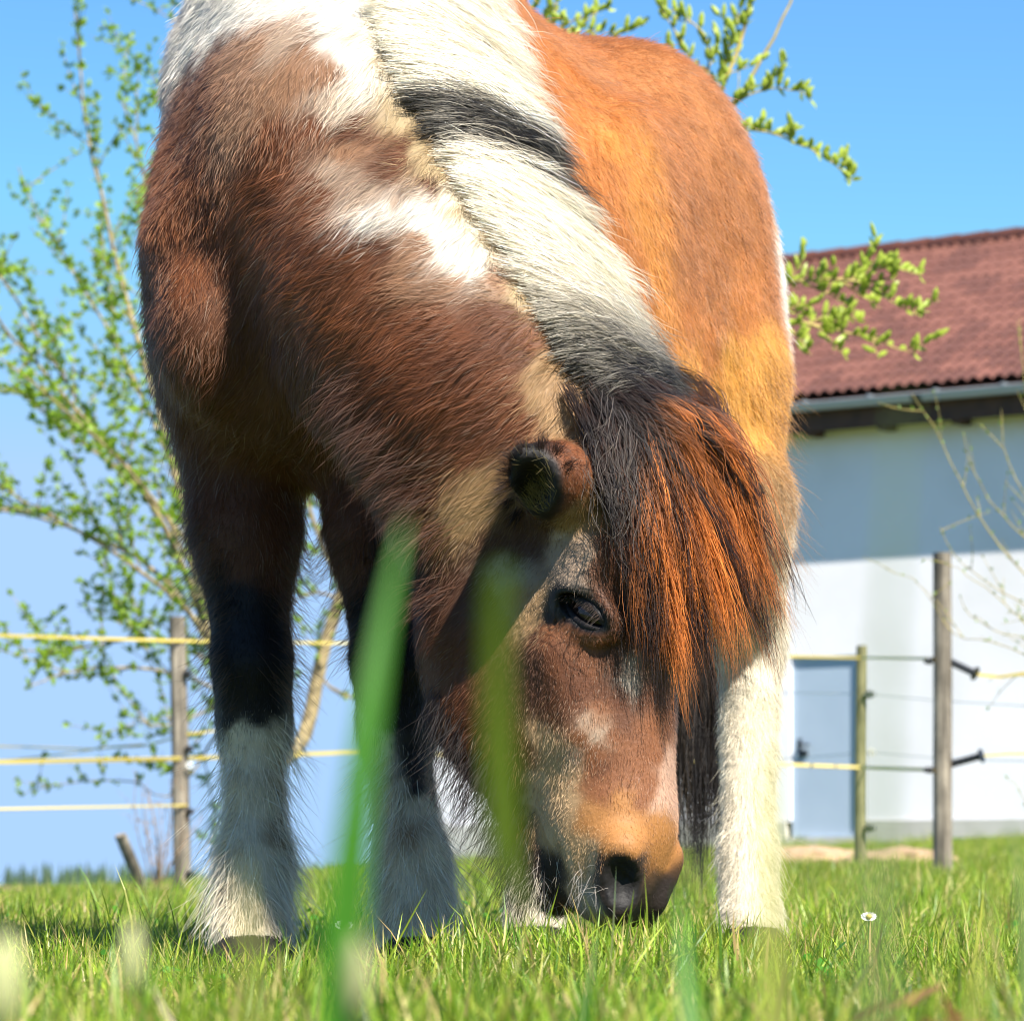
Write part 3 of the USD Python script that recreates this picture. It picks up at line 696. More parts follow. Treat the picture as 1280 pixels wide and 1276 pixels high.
# leafing tree on the left: many stems fanning out of one stool
D0 = 14.6
tr = Plant(21)
base = on_ground(318, D0)
fork = P(300, 905, D0)
tk = Plant(22); tk.tube(tr.spline([base - [0, 0, .1], P(312, 1020, D0), fork], 10), .070, .052, 9)
trunk = (np.vstack(tk.wood), np.vstack(tk.wf))
limbs = [([(300, 905, 0), (255, 770, .1), (222, 600, .15), (165, 400, .25), (128, 250, .3), (105, 130, .3), (97, 15, .3)], .020, .003),
         ([(300, 905, 0), (250, 765, -.2), (195, 640, -.4), (120, 540, -.6), (50, 460, -.8), (-60, 330, -1)], .018, .003),
         ([(298, 900, 0), (240, 770, .3), (175, 700, .5), (100, 665, .7), (20, 640, .9), (-80, 640, 1)], .015, .003),
         ([(300, 905, 0), (258, 740, .3), (205, 560, .5), (140, 420, .7), (60, 290, .8), (20, 210, .8)], .015, .002),
         ([(300, 905, 0), (262, 720, -.3), (225, 520, -.4), (200, 350, -.4), (180, 220, -.4), (150, 120, -.4)], .016, .002),
         ([(300, 905, 0), (225, 755, -.4), (140, 690, -.6), (60, 640, -.8), (-50, 585, -1)], .013, .002),
         ([(302, 915, 0), (250, 820, .2), (160, 800, .3), (70, 815, .4), (5, 800, .5)], .010, .002),
         ([(302, 920, 0), (245, 850, -.3), (170, 835, -.4), (90, 840, -.5), (30, 862, -.6)], .009, .002),
         ([(304, 925, 0), (270, 885, -.2), (215, 905, -.3), (170, 895, -.4)], .008, .002),
         ([(304, 925, 0), (262, 930, .2), (225, 985, .2), (165, 962, .3)], .007, .0015),
         ([(300, 905, 0), (290, 700, .5), (300, 480, .6), (290, 250, .7), (262, 60, .7), (240, -60, .7)], .018, .003),
         ([(300, 905, 0), (250, 700, .6), (110, 520, .9), (10, 360, 1.1), (-90, 250, 1.2)], .015, .003),
         ([(300, 905, 0), (330, 700, .2), (350, 450, .3), (330, 200, .4)], .018, .003),
         ([(306, 960, 0), (372, 935, .1), (400, 830, .15), (430, 735, .2), (470, 600, .3), (540, 420, .4), (600, 260, .4)], .030, .012),
         ([(290, 300, .7), (256, 120, .7), (240, 40, .7), (228, -50, .7)], .008, .002),
         ([(430, 735, .2), (395, 660, .2), (370, 560, .2), (350, 470, .2)], .010, .003),
         ([(398, 840, .15), (440, 872, .1), (480, 862, .1)], .006, .002),
         ([(440, 700, .2), (405, 640, .3), (360, 610, .4)], .008, .003),
         ([(425, 750, .2), (405, 742, .2), (340, 790, .3)], .006, .002),
         ([(302, 910, 0), (262, 765, -.5), (180, 610, -.8), (90, 520, -1), (-20, 430, -1.1)], .013, .002)]
for pts, r0, r1 in limbs:
    c = tr.spline([P(px, py, D0 + dd) for px, py, dd in pts], 26, .004)
    tr.tube(c, r0 * 1.15, r1 * 1.2, 6)
    tr.twigs(c, .132, .50, "leaf", .037, .050, .0034, .22)
    tr.dress(c, .15, "leaf", .046, .45)
tr.build("leafing_tree", "slender many stemmed tree in fresh small leaves left of the pony", "tree", BARK, LEAF, base, trunk)

# willow behind the pony: olive trunk seen between the front legs, catkin branches over the rump
D1 = 8.2
wl = Plant(31)
base = on_ground(748, D1)
tk = Plant(32)
tc = wl.spline([base - [0, 0, .1], P(745, 900, D1), P(752, 700, D1), P(735, 500, D1 + .1), P(700, 330, D1 + .2), P(690, 150, D1 + .3)], 26)
tk.tube(tc, .040, .014, 9)
trunk = (np.vstack(tk.wood), np.vstack(tk.wf))
for pts, r0, r1, kind in [
        ([(690, 150, .3), (650, 60, .3), (625, -20, .3)], .008, .002, "catkin"),
        ([(690, 150, .3), (690, 60, .35), (700, -30, .4)], .006, .002, "catkin"),
        ([(680, 160, .3), (670, 70, .25), (720, 25, .25), (764, 12, .25)], .005, .001, "catkin"),
        ([(690, 150, .3), (640, 40, .1), (655, -10, .1)], .005, .001, "catkin"),
        ([(690, 150, .3), (705, 70, .3), (738, 40, .3), (768, 52, .3)], .004, .001, "catkin"),
        ([(690, 150, .3), (664, 62, .2), (640, 18, .2)], .004, .001, "catkin"),
        ([(690, 150, .3), (676, 50, .2), (690, 8, .2)], .004, .001, "catkin"),
        ([(700, 120, .3), (720, 40, .3), (745, 15, .3)], .004, .001, "catkin"),
        ([(880, 160, 0), (905, 80, 0), (925, 10, 0)], .004, .001, "catkin"),
        ([(840, 250, .1), (868, 170, .2), (855, 110, .2), (835, 60, .2)], .004, .001, "catkin"),
        ([(692, 190, .3), (622, 65, .15), (612, 0, .1)], .005, .001, "catkin"),
        ([(700, 330, .2), (780, 340, .1), (850, 240, 0), (895, 130, 0), (935, 20, 0), (950, -60, 0)], .011, .003, "catkin"),
        ([(700, 340, .2), (800, 320, .3), (870, 195, .3), (930, 110, .3), (965, 50, .3), (995, -20, .3)], .010, .003, "bare"),
        ([(850, 240, 0), (870, 140, .1), (885, 60, .1), (825, 10, .1)], .005, .0015, "catkin"),
        ([(845, 240, .1), (878, 120, .2), (850, 50, .2), (815, -5, .2)], .005, .0015, "catkin"),
        ([(870, 200, 0), (915, 132, -.1), (960, 112, -.1), (1014, 126, -.15)], .004, .001, "catkin"),
        ([(860, 215, 0), (910, 163, -.2), (980, 172, -.3), (1030, 198, -.3), (1066, 228, -.35)], .004, .001, "catkin"),
        ([(720, 420, .1), (820, 405, .1), (940, 370, 0), (1010, 350, -.1), (1080, 352, -.15), (1120, 345, -.2)], .010, .002, "catkin"),
        ([(940, 372, 0), (1000, 330, 0), (1008, 300, 0)], .003, .001, "catkin"),
        ([(1040, 350, -.1), (1090, 335, -.1), (1110, 322, -.1)], .003, .001, "catkin"),
        ([(1075, 352, -.1), (1120, 380, -.2), (1150, 395, -.2)], .003, .001, "catkin"),
        ([(1080, 352, -.1), (1110, 335, -.2), (1152, 345, -.2)], .003, .001, "catkin"),
        ([(1050, 350, -.1), (1085, 375, -.1), (1100, 385, -.1)], .003, .001, "catkin"),
        ([(1000, 352, -.1), (1030, 365, -.1), (1065, 385, -.1)], .003, .001, "catkin"),
        ([(820, 400, .1), (940, 400, .2), (1010, 405, .2), (1060, 415, .2), (1110, 430, .2), (1146, 446, .2)], .009, .001, "catkin"),
        ([(960, 400, .2), (1000, 425, .1), (1015, 445, .1)], .003, .001, "catkin"),
        ([(1020, 408, .2), (1050, 440, .1), (1060, 452, .1)], .003, .001, "catkin"),
        ([(1010, 405, .2), (1045, 395, .2), (1075, 400, .2)], .003, .001, "catkin"),
        ([(960, 400, .2), (990, 385, .2), (1020, 380, .2)], .003, .001, "catkin")]:
    c = wl.spline([P(px, py, D1 + dd) for px, py, dd in pts], 22, .002)
    wl.tube(c, r0, r1, 6)
    if kind == "catkin":
        wl.dress(c, .015 if r0 < .0045 else .026, "catkin", .040, .30 if r0 < .0045 else .6)
        wl.twigs(c, .11, .10, "catkin", .038, .017, .0018, .45, False, .4, .9)
    elif kind == "leaf":
        wl.twigs(c, .12, .16, "leaf", .022, .05, .002, .35, False)
    else:
        wl.twigs(c, .3, .2, "bud", .014, .09, .0014, .5, False)
wl.build("willow_tree", "willow with yellow green catkins standing behind the pony", "tree", BARKY, CATKIN, base, trunk, "catkins")

# twiggy shrub reaching in from the right
D2 = 9.0
sh = Plant(41)
base = on_ground(1372, D2)
tk = Plant(42); tk.tube(sh.spline([base - [0, 0, .1], P(1365, 1000, D2), P(1350, 900, D2)], 8), .022, .014, 8)
trunk = (np.vstack(tk.wood), np.vstack(tk.wf))
for pts, r0 in [([(1350, 900, 0), (1300, 740, 0), (1230, 655, 0), (1185, 570, 0), (1140, 492, 0)], .005),
                ([(1350, 900, 0), (1310, 700, .2), (1250, 640, .2), (1205, 540, .2)], .005),
                ([(1350, 900, 0), (1320, 680, -.2), (1275, 610, -.2), (1252, 510, -.2)], .005),
                ([(1350, 900, 0), (1290, 760, .1), (1215, 715, .1), (1175, 660, .1)], .004),
                ([(1350, 900, 0), (1290, 790, -.1), (1240, 740, -.1), (1185, 705, -.1)], .004),
                ([(1350, 900, 0), (1300, 800, .1), (1250, 790, .1), (1200, 745, .1)], .003),
                ([(1350, 900, 0), (1300, 850, 0), (1255, 845, 0), (1235, 850, 0)], .003),
                ([(1350, 900, 0), (1300, 700, .3), (1285, 520, .3), (1272, 400, .3)], .004),
                ([(1360, 980, 0), (1300, 830, .2), (1230, 800, .2), (1190, 790, .3), (1135, 720, .3), (1118, 718, .3)], .003),
                ([(1362, 1060, 0), (1290, 1030, 0), (1272, 985, 0), (1256, 968, 0)], .003)]:
    c = sh.spline([P(px, py, D2 + dd) for px, py, dd in pts], 20, .002)
    sh.tube(c, r0 * .65, .0009, 5)
    sh.dress(c, .035, "bud", .013, .35)
    sh.twigs(c, .13, .14, "bud", .014, .035, .0013, .3, False, .3, .8)
sh.build("twiggy_shrub", "thin twiggy shrub with tiny buds reaching in from the right edge", "shrub", BARKY, BUD, base, trunk, "buds")
# dead stalks beside the left post
ds = Plant(51)
base = on_ground(196, 12.6)
tk = Plant(52); tk.tube(np.array([base - [0, 0, .05], base + [0, 0, .12]]), .008, .006, 5)
trunk = (np.vstack(tk.wood), np.vstack(tk.wf))
for k in range(16):
    top = P(196 + ds.r.normal() * 26, 1000 + ds.r.uniform(-50, 50), 12.6 + ds.r.normal() * .1)
    c = ds.spline([base + [0, 0, .05], base * .45 + top * .55 + ds.r.normal(size=3) * .02, top], 10, .003)
    ds.tube(c, .0025, .001, 4)
    ds.twigs(c, .10, .10, "bud", .012, .05, .001, .35, False, .5, .8)
BRITTLE = leaf_mat("dry_leaf", lin(120, 90, 70), lin(150, 140, 100), .3)
ds.build("dry_stalks", "thin dry stalks standing between leaning stake and left post", "weed", bark("dry_stem", lin(120, 96, 74), lin(160, 136, 108)), BRITTLE, base, trunk, "dry_leaves")

# ------------------------------------------------------------------ grass
GRASS = mat("grass_blade", {"a": ("attribute", {"attribute": "tint"}), "o": ("object_info", {}), "h": ("hsv", {"saturation": 1.0}), "mv": ("map_range", {"from_min": 0.0, "from_max": 1.0, "to_min": 0.75, "to_max": 1.25}),
        "p": ("principled_bsdf", {"roughness": 0.42, "specular_ior_level": 0.35}), "t": ("translucent_bsdf", {}), "m": ("mix_closure", {"fac": 0.4})},
        [("a.color", "h.color"), ("o.random", "mv.value"), ("mv.result", "h.value"), ("h.color", "p.base_color"), ("h.color", "t.color"), ("p.BSDF", "m.closure1"), ("t.BSDF", "m.closure2")], surface="m.closure")
rng = np.random.default_rng(77)
PAL = [lin(112, 146, 36), lin(132, 162, 44), lin(156, 174, 54), lin(84, 124, 32), lin(172, 176, 72), lin(208, 192, 124), lin(180, 154, 98)]
PW = [.20, .24, .21, .10, .12, .08, .05]
def blade(v0, L, W, az, lean, bend, rg, seg=4):
    d = np.array([math.cos(az), math.sin(az), 0]); s = np.array([-d[1], d[0], 0])
    s = unit(s + d * rg.normal() * .5)
    v = []
    th = lean
    p = np.array(v0, float)
    for i in range(seg):
        w = W * (1 - .75 * (i / seg) ** 1.6)
        v += [p - s * w / 2, p + s * w / 2]
        p = p + (d * math.sin(th) + UP * math.cos(th)) * L / seg; th += bend / seg
    v.append(p)
    f = []
    for i in range(seg - 1):
        a = 2 * i
        f += [[a, a + 1, a + 3], [a, a + 3, a + 2]]
    f.append([2 * seg - 2, 2 * seg - 1, 2 * seg])
    return np.array(v), np.array(f)
meadow = UsdGeom.PointInstancer.Define(stage, "/World/grass")
tag(meadow, "short fresh spring grass with dry blades covering the meadow", "grass", kind="stuff")
rel = meadow.CreatePrototypesRel()
NP = 18
for k in range(NP):
    vs, fs, cs, n = [], [], [], 0
    tall = k >= 14
    clover = k in (12, 13)
    for b in range(10 if clover else 42):
        az = rng.uniform(0, 2 * math.pi); rr = 0.05 * math.sqrt(rng.uniform())
        p0 = [rr * math.cos(az), rr * math.sin(az), -.004]
        col = PAL[rng.choice(7, p=PW)] * rng.uniform(.55, 1.12)
        if clover:                                   # small round leaves on stalks
            hgt = rng.uniform(.012, .034); az2 = rng.uniform(0, 6.28)
            c = np.array(p0) + [math.cos(az2) * .01, math.sin(az2) * .01, hgt]
            r_ = rng.uniform(.003, .0055); nrm = unit(np.array([rng.normal() * .5, rng.normal() * .5 - .25, 1]))
            e1 = unit(np.cross(nrm, [1, .2, .1])); e2 = np.cross(nrm, e1)
            a = np.arange(7) * 2 * np.pi / 7
            v = np.vstack([[c], c + r_ * (e1 * np.cos(a)[:, None] + e2 * np.sin(a)[:, None]), [p0], [np.array(p0) + [.0012, 0, 0]]])
            f = np.array([[0, 1 + j, 1 + (j + 1) % 7] for j in range(7)] + [[8, 9, 0]])
            col = lin(70, 128, 36) * rng.uniform(.8, 1.3)
        else:
            L = rng.gamma(6, .0068) * (2.0 if tall else 1.0)
            L = min(L, .11 if tall else .062)
            v, f = blade(p0, L, rng.uniform(.0012, .0027), rng.uniform(0, 6.28), abs(rng.normal()) * .35, abs(rng.normal()) * .9, rng)
        vs.append(v); fs.append(f + n); n += len(v); cs.append(np.tile(col, (len(v), 1)))
    q = f"/World/grass/tuft" + (f"_{k:03d}" if k else "")
    m = usdkit.mesh(stage, q, (np.vstack(vs), np.vstack(fs)), GRASS)
    UsdGeom.PrimvarsAPI(m).CreatePrimvar("tint", Sdf.ValueTypeNames.Color3fArray, "vertex").Set(Vt.Vec3fArray.FromNumpy(np.vstack(cs).astype(np.float32)))
    rel.AddTarget(q)
pos, scl, idx = [], [], []
def scatter(d0, d1, per, s, side, tallp):
    area = .165 * 2 * (d1 * d1 - d0 * d0) / 2 + 2 * side * (d1 - d0)
    for _ in range(int(area * per)):
        d = math.sqrt(rng.uniform(d0 * d0, d1 * d1)); x = rng.uniform(-1, 1) * (.165 * d + side)
        if d < 1.0 and rng.uniform() > .5 * d:
            continue
        den = noise(np.array([x * 3.1, d * 3.1, 0.0]), 3)
        if rng.uniform() > .45 + .75 * den:
            continue
        pos.append([x, d, float(ground_z(x, d))])
        scl.append(s * rng.uniform(.75, 1.2) * (.8 + .45 * den))
        u = rng.uniform()
        idx.append(int(rng.integers(14, NP)) if u < tallp else int(rng.integers(12, 14)) if u < tallp + .07 and 2.2 < d < 5 else int(rng.integers(0, 12)))
scatter(.72, 2.0, 660, .88, .25, .012)
scatter(2.0, 4.6, 720, .82, .35, .015)
scatter(4.6, 9, 330, 1.1, .5, .03)
scatter(9, 17, 170, 1.25, .8, .02)
scatter(17, 42, 40, 1.5, 1.5, .0)
for _ in range(260):                                 # fuller grass where the muzzle is at work
    d = rng.uniform(2.55, 3.0); x = (rng.uniform(560, 900) - 640) / F * d
    pos.append([x, d, float(ground_z(x, d))]); scl.append(rng.uniform(.9, 1.3)); idx.append(int(rng.integers(0, 12)))
for _ in range(420):                                 # ranker grass along the left fence
    d = rng.uniform(11.5, 15.0); x = rng.uniform(-.19, -.045) * d
    pos.append([x, d, float(ground_z(x, d))]); scl.append(rng.uniform(.5, .95)); idx.append(int(rng.integers(14, NP)))
for _ in range(200):                                 # and along the house front
    t = rng.uniform(T0 - 1, 7); o = rng.uniform(.05, 1.2)
    p = hp(t, o, 0); pos.append([p[0], p[1], float(ground_z(p[0], p[1]))]); scl.append(rng.uniform(1, 2.2)); idx.append(int(rng.integers(14, NP)))
pos = np.array(pos); n = len(pos)
meadow.CreateProtoIndicesAttr(Vt.IntArray.FromNumpy(np.array(idx, np.int32)))
meadow.CreatePositionsAttr(Vt.Vec3fArray.FromNumpy(pos.astype(np.float32)))
meadow.CreateScalesAttr(Vt.Vec3fArray.FromNumpy(np.repeat(np.array(scl, np.float32)[:, None], 3, 1)))
qa = rng.uniform(0, 2 * math.pi, n); tx, ty = rng.normal(size=n) * .09, rng.normal(size=n) * .09
meadow.CreateOrientationsAttr(Vt.QuathArray([Gf.Quath(Gf.Quatf(float(math.cos(a / 2)), Gf.Vec3f(float(u), float(w), float(math.sin(a / 2)))).GetNormalized()) for a, u, w in zip(qa, tx, ty)]))

def one_blade(pts, W, color, label, name="grass_blade", cat="grass blade", tipw=.12):
    """A single long blade close to the lens, as a curved, keeled strip along (px, py, d)."""
    P3 = np.array([P(*p) for p in pts])
    from scipy.interpolate import PchipInterpolator
    t = np.r_[0, np.cumsum(np.linalg.norm(np.diff(P3, axis=0), axis=1))]
    c = PchipInterpolator(t, P3)(np.linspace(0, t[-1], 26))
    tan = unit(np.gradient(c, axis=0)); side = unit(np.cross(tan, [0, 1, 0.15]))
    nrm = np.cross(side, tan)
    u = np.linspace(0, 1, 26); w = W * np.minimum(1, .55 + u * 1.5) * np.clip((1 - u) / .45, 0, 1) ** .7 + W * .02
    v = np.vstack([c - side * w[:, None] / 2, c + nrm * w[:, None] * .12, c + side * w[:, None] / 2]); f = []
    for i in range(25):
        for k in (0, 26):
            f += [[k + i, k + 26 + i, k + 27 + i], [k + i, k + 27 + i, k + 1 + i]]
    obj(name, trimesh.Trimesh(v, np.array(f), process=False), GRASS, smooth=True, color=np.tile(color, (len(v), 1)), label=label, cat=cat)
G1, G2, G3, G4 = lin(64, 120, 28), lin(84, 106, 28), lin(140, 144, 66), lin(104, 122, 72)
def gy0(d):
    return 1105 + CAMZ * F / d
one_blade([(412, gy0(.52), .52), (422, 1500, .52), (430, 1180, .52), (452, 960, .52), (480, 780, .525), (508, 645, .53)], .0062, G1, "broad bright green blade rising blurred before the left foreleg")
one_blade([(628, 710, .44), (620, 765, .45), (622, 880, .48), (630, 1010, .54), (642, 1090, .60), (660, 1150, .65)], .0044, G2, "olive green blade drooping blurred in front of the cheek")
one_blade([(560, gy0(.44), .44), (590, 1400, .44), (616, 950, .44), (628, 708, .44)], .0007, G2, "hair thin grass stem holding the drooping blade", cat="grass stem")
one_blade([(1090, gy0(.36), .36), (1094, 1500, .36), (1100, 1000, .36), (1115, 700, .36), (1132, 470, .36)], .0021, G4, "pale faint blade standing blurred before the white wall")
one_blade([(968, gy0(.46), .46), (968, 1400, .46), (964, 1150, .46), (958, 1000, .465), (952, 850, .47)], .0036, G3, "straw yellow blade standing blurred before the white hind leg")
one_blade([(322, gy0(.50), .50), (318, 1300, .50), (312, 1180, .50), (304, 1070, .50)], .0042, G3, "yellow green blade tip blurred before the right forehoof")
one_blade([(1210, gy0(.6), .6), (1215, 1300, .6), (1232, 1180, .6), (1250, 1090, .6)], .0030, G3, "pale blade blurred in the lower right corner")
one_blade([(700, gy0(.62), .62), (712, 1350, .62), (730, 1250, .62), (742, 1190, .62)], .006, G1, "short green blade blurred at the bottom below the muzzle")
one_blade([(880, gy0(.66), .66), (872, 1350, .66), (858, 1200, .67), (850, 1110, .68)], .004, G1, "slim green blade blurred between muzzle and hind hoof")
one_blade([(1290, gy0(.9), .9), (1284, 1200, .9), (1276, 1110, .9), (1262, 1020, .9)], .0035, G4, "slender pale blade at the right edge")
# pale seed heads and daisies close to the lens
PALE = lin(205, 205, 150)
for px, py, d, w, h_, lb in ((165, 1195, .62, .0017, .0055, "pale blurred seed head in the grass at the lower left"), (4, 1225, .50, .0024, .0060, "pale blurred seed head at the left edge"), (447, 1225, .52, .0017, .0060, "pale blurred seed head below the left foreleg")):
    t = thing("seed_head", lb, "seed head", at=P(px, py, d))
    m = trimesh.creation.icosphere(2, 1.0); m.vertices = m.vertices * [w, w, h_] * (1 + .15 * fbm(m.vertices * 4, 2)[:, None])
    obj("spike", m, GRASS, t, color=np.tile(PALE, (len(m.vertices), 1)))
    z0 = -P(px, py, d)[2]
    m = trimesh.creation.cylinder(.0006, segment=[[0, 0, z0], [0, 0, -h_ * .8]], sections=6)
    obj("stem", m, GRASS, t, color=np.tile(G2, (len(m.vertices), 1)))
PETAL = mat("daisy_petal", {"p": ("principled_bsdf", {"base_color": (0.8, 0.79, 0.76), "roughness": 0.6})})
for px, py, d, lb in ((430, 1158, 3.0, "small white daisy in the grass between the forehooves"), (1086, 1147, 3.4, "small white daisy in the grass below the mossy post")):
    c = P(px, py, d); t = thing("daisy", lb, "daisy", at=c)
    vs, fs, n = [], [], 0
    for k in range(13):
        a = k * 2 * math.pi / 13
        o = np.array([math.cos(a), -.35 * abs(math.sin(a)) , .55 * math.sin(a) + .25])
        s_ = unit(np.cross(o, [0, -1, .4])) * .0014
        v = np.array([o * .001, o * .005 - s_ * 1.6, o * .008, o * .005 + s_ * 1.6]); vs.append(v); fs.append(np.array([[0, 1, 2], [0, 2, 3]]) + n); n += 4
    obj("petals", (np.vstack(vs), np.vstack(fs)), PETAL, t)
    obj("centre", trimesh.creation.icosphere(1, .0028).apply_translation([0, -.0015, .0012]), YEL, t)
    m = trimesh.creation.cylinder(.0006, segment=[[0, 0, -c[2] + float(ground_z(c[0], c[1]))], [0, 0, 0]], sections=5)
    obj("stem", m, GRASS, t, color=np.tile(G1, (len(m.vertices), 1)))
# dry leaves lying in the grass at the lower right
rng = np.random.default_rng(5)
vs, fs, n = [], [], 0
for _ in range(46):
    d = rng.uniform(1.05, 1.5); px = rng.normal(1140, 45); z = rng.uniform(.012, .045)
    c = np.array([(px - 640) / F * d, d, z]); a = rng.uniform(0, 6.28); L = rng.uniform(.008, .018)
    e1 = unit(np.array([math.cos(a), math.sin(a), rng.normal() * .5])); e2 = unit(np.cross(e1, [rng.normal() * .4, rng.normal() * .4, 1]))
    v = np.array([c - e1 * L, c + e2 * L * .45, c + e1 * L, c - e2 * L * .45]); vs.append(v); fs.append(np.array([[0, 1, 2], [0, 2, 3]]) + n); n += 4
obj("leaf_litter", (np.vstack(vs), np.vstack(fs)), leaf_mat("fallen_leaf", lin(150, 104, 72), lin(196, 160, 110), .3), label="brown dry leaves caught in the grass at the lower right", cat="leaves", kind="stuff")

# ------------------------------------------------------------------ the pony: coat colours, fur, mane, forelock, tail
pony = thing("pony", "shaggy brown, white and black pinto pony grazing with lowered head", "pony")
body = build_body()
BV, BF = np.array(body.vertices), np.array(body.faces)
BN = np.array(body.vertex_normals)
if body.volume < 0:
    BN = -BN; BF = BF[:, ::-1]

COL = dict(cream=lin(236, 222, 196), white=lin(238, 230, 216), crest=lin(196, 172, 132), ches=lin(138, 84, 54), brown=lin(118, 72, 46), red=lin(146, 90, 58), dark=lin(78, 50, 34), dk2=lin(98, 62, 42),
           roan=lin(170, 128, 98), roan2=lin(198, 172, 148), black=lin(24, 20, 20), org=lin(202, 138, 76), org2=lin(192, 126, 74), gold=lin(214, 158, 86), hip=lin(186, 126, 80), hip2=lin(178, 120, 76),
           tan=lin(186, 150, 108), gryw=lin(180, 168, 152), gry=lin(126, 116, 106), nose=lin(78, 64, 56), nose2=lin(54, 45, 41), wsh=lin(224, 208, 178), wtan=lin(186, 160, 128), face=lin(150, 98, 66), pink=lin(222, 182, 156), muz=lin(198, 140, 86), muz2=lin(222, 186, 142))
for k_ in COL:
    pale = k_ in ('white', 'cream', 'wsh')
    c_ = COL[k_]; g_ = c_.mean()
    COL[k_] = np.clip(g_ + (c_ - g_) * (1.0 if pale else 1.08), 0.004, 1) * (0.92 if k_ == 'wsh' else 0.80 if pale else 0.60 if k_[:4] == 'nose' else 0.82 if k_ in ('org', 'org2', 'gold', 'hip', 'hip2') else 0.85 if k_ in ('dark', 'dk2') else 0.56 if k_ in ('red', 'ches', 'brown') else 0.64)
CP = []
def cp(color, L, dx, dy, *pts):
    """Control points of the coat: colour, hair length in mm and the way the hair lies, at the photograph's pixels."""
    for p in pts:
        CP.append((p[0], p[1], COL[color], L, dx, dy))
# shoulder, withers and neck
cp("white", 30, -.5, .8, (300, 8), (268, 35), (350, 5), (405, 45), (420, 25), (440, 70), (238, 62), (445, 110))
cp("brown", 28, -.1, 1, (236, 92), (262, 84))
cp("roan", 28, -.1, 1, (318, 60), (372, 66), (400, 92), (290, 70))
cp("crest", 30, -.3, 1, (480, 80), (505, 150), (540, 215), (575, 265), (610, 310), (648, 365), (520, 190))
cp("cream", 30, -.5, 1, (450, 40), (460, 90), (430, 130), (560, 290), (590, 310), (560, 250))
cp("brown", 28, .15, 1, (236, 112), (262, 130), (245, 150))
cp("roan", 28, .1, 1, (300, 105), (350, 110), (300, 140), (430, 190))
cp("roan2", 28, -.2, 1, (345, 50), (425, 130), (450, 235), (410, 215), (500, 250))
cp("ches", 28, .15, 1, (205, 200), (192, 290), (228, 260), (230, 330), (215, 370), (225, 215), (340, 170), (400, 160))
cp("red", 30, -.9, .5, (380, 300), (430, 330), (350, 350), (440, 400), (500, 430), (330, 240), (390, 240), (460, 340), (330, 300), (400, 370))
cp("brown", 30, -.9, .4, (440, 165), (480, 205), (500, 185), (530, 235), (480, 320), (600, 420), (560, 470), (620, 390), (640, 440))
cp("white", 30, -.6, .7, (470, 265), (540, 285), (510, 262), (590, 330), (560, 310))
cp("roan", 28, -.9, .4, (505, 335), (555, 350), (530, 310), (620, 350))
cp("tan", 22, -.6, .6, (600, 605), (565, 640), (640, 600), (600, 640), (670, 465))
cp("ches", 24, -.8, .4, (640, 540), (590, 560), (650, 430), (660, 520), (620, 470))
cp("tan", 22, -.5, .7, (692, 525), (668, 500))
cp("ches", 28, -.9, .35, (520, 470), (560, 420), (480, 470), (600, 500), (640, 500), (560, 520))
cp("dk2", 32, -.8, .6, (500, 560), (540, 570), (580, 550), (530, 610), (620, 550), (470, 520))
cp("dk2", 36, -.5, 1, (240, 430), (210, 440), (220, 490), (300, 480), (350, 480), (420, 540), (380, 560), (330, 420), (270, 470))
cp("dk2", 40, -.5, 1, (290, 420), (330, 530), (300, 560), (400, 470), (260, 550), (280, 590))
# forelegs
cp("brown", 34, .2, 1, (300, 620), (345, 650), (355, 710), (362, 760), (260, 620))
cp("brown", 30, 0, 1, (262, 650), (290, 640), (330, 660), (430, 640), (440, 680), (345, 700), (360, 720), (300, 600), (410, 620))
cp("dk2", 26, 0, 1, (265, 690), (300, 690), (440, 720))
cp("black", 12, 0, 1, (275, 720), (300, 740), (330, 760), (270, 800), (310, 820), (350, 810), (355, 850), (280, 860), (315, 885), (345, 885), (285, 900), (320, 905))
cp("black", 14, 0, 1, (470, 700), (455, 760), (480, 800), (520, 760), (450, 830), (480, 860), (520, 850), (500, 900), (525, 930), (515, 960), (520, 985), (490, 760))
cp("wsh", 30, .15, 1, (285, 945), (320, 950), (350, 930), (300, 990), (330, 1010), (295, 1040), (305, 1090), (330, 1090), (320, 930), (296, 925))
cp("wtan", 32, .35, 1, (356, 950), (358, 1000), (352, 1040))
cp("wsh", 34, .3, 1, (350, 1090), (320, 1130), (290, 1130), (350, 1130))
cp("wsh", 32, .0, 1, (470, 960), (480, 1000), (475, 1060), (500, 1020), (530, 1010), (490, 1100), (530, 1080), (550, 1060), (520, 1120), (555, 1110), (465, 930), (478, 1130))
cp("wtan", 30, .3, 1, (545, 985), (548, 1020), (515, 1050))
# head
cp("roan2", 11, 0, 1, (705, 685), (730, 690), (715, 712))
cp("dk2", 11, 0, 1, (760, 740), (765, 700), (770, 780), (800, 760), (790, 700))
cp("tan", 12, .1, 1, (735, 640), (725, 660), (755, 660))
cp("gry", 9, 0, 1, (700, 733), (722, 734))
cp("nose2", 5, 0, 1, (705, 745), (735, 755), (745, 775), (700, 770), (725, 785))
cp("dark", 16, -.5, .8, (640, 660), (610, 690), (570, 720), (550, 770), (600, 740), (640, 690), (665, 670))
cp("brown", 16, -.6, .7, (560, 840), (590, 800), (620, 850), (590, 890), (620, 900), (545, 810))
cp("gryw", 14, -.4, .9, (625, 715), (645, 725))
cp("tan", 12, -.3, 1, (655, 745), (665, 780))
cp("face", 11, -.1, 1, (690, 800), (738, 802), (715, 800), (750, 790))
cp("dark", 11, -.2, 1, (670, 800), (675, 850), (690, 875), (660, 880), (640, 840))
cp("brown", 11, 0, 1, (720, 830), (690, 830), (740, 850), (640, 920), (720, 860))
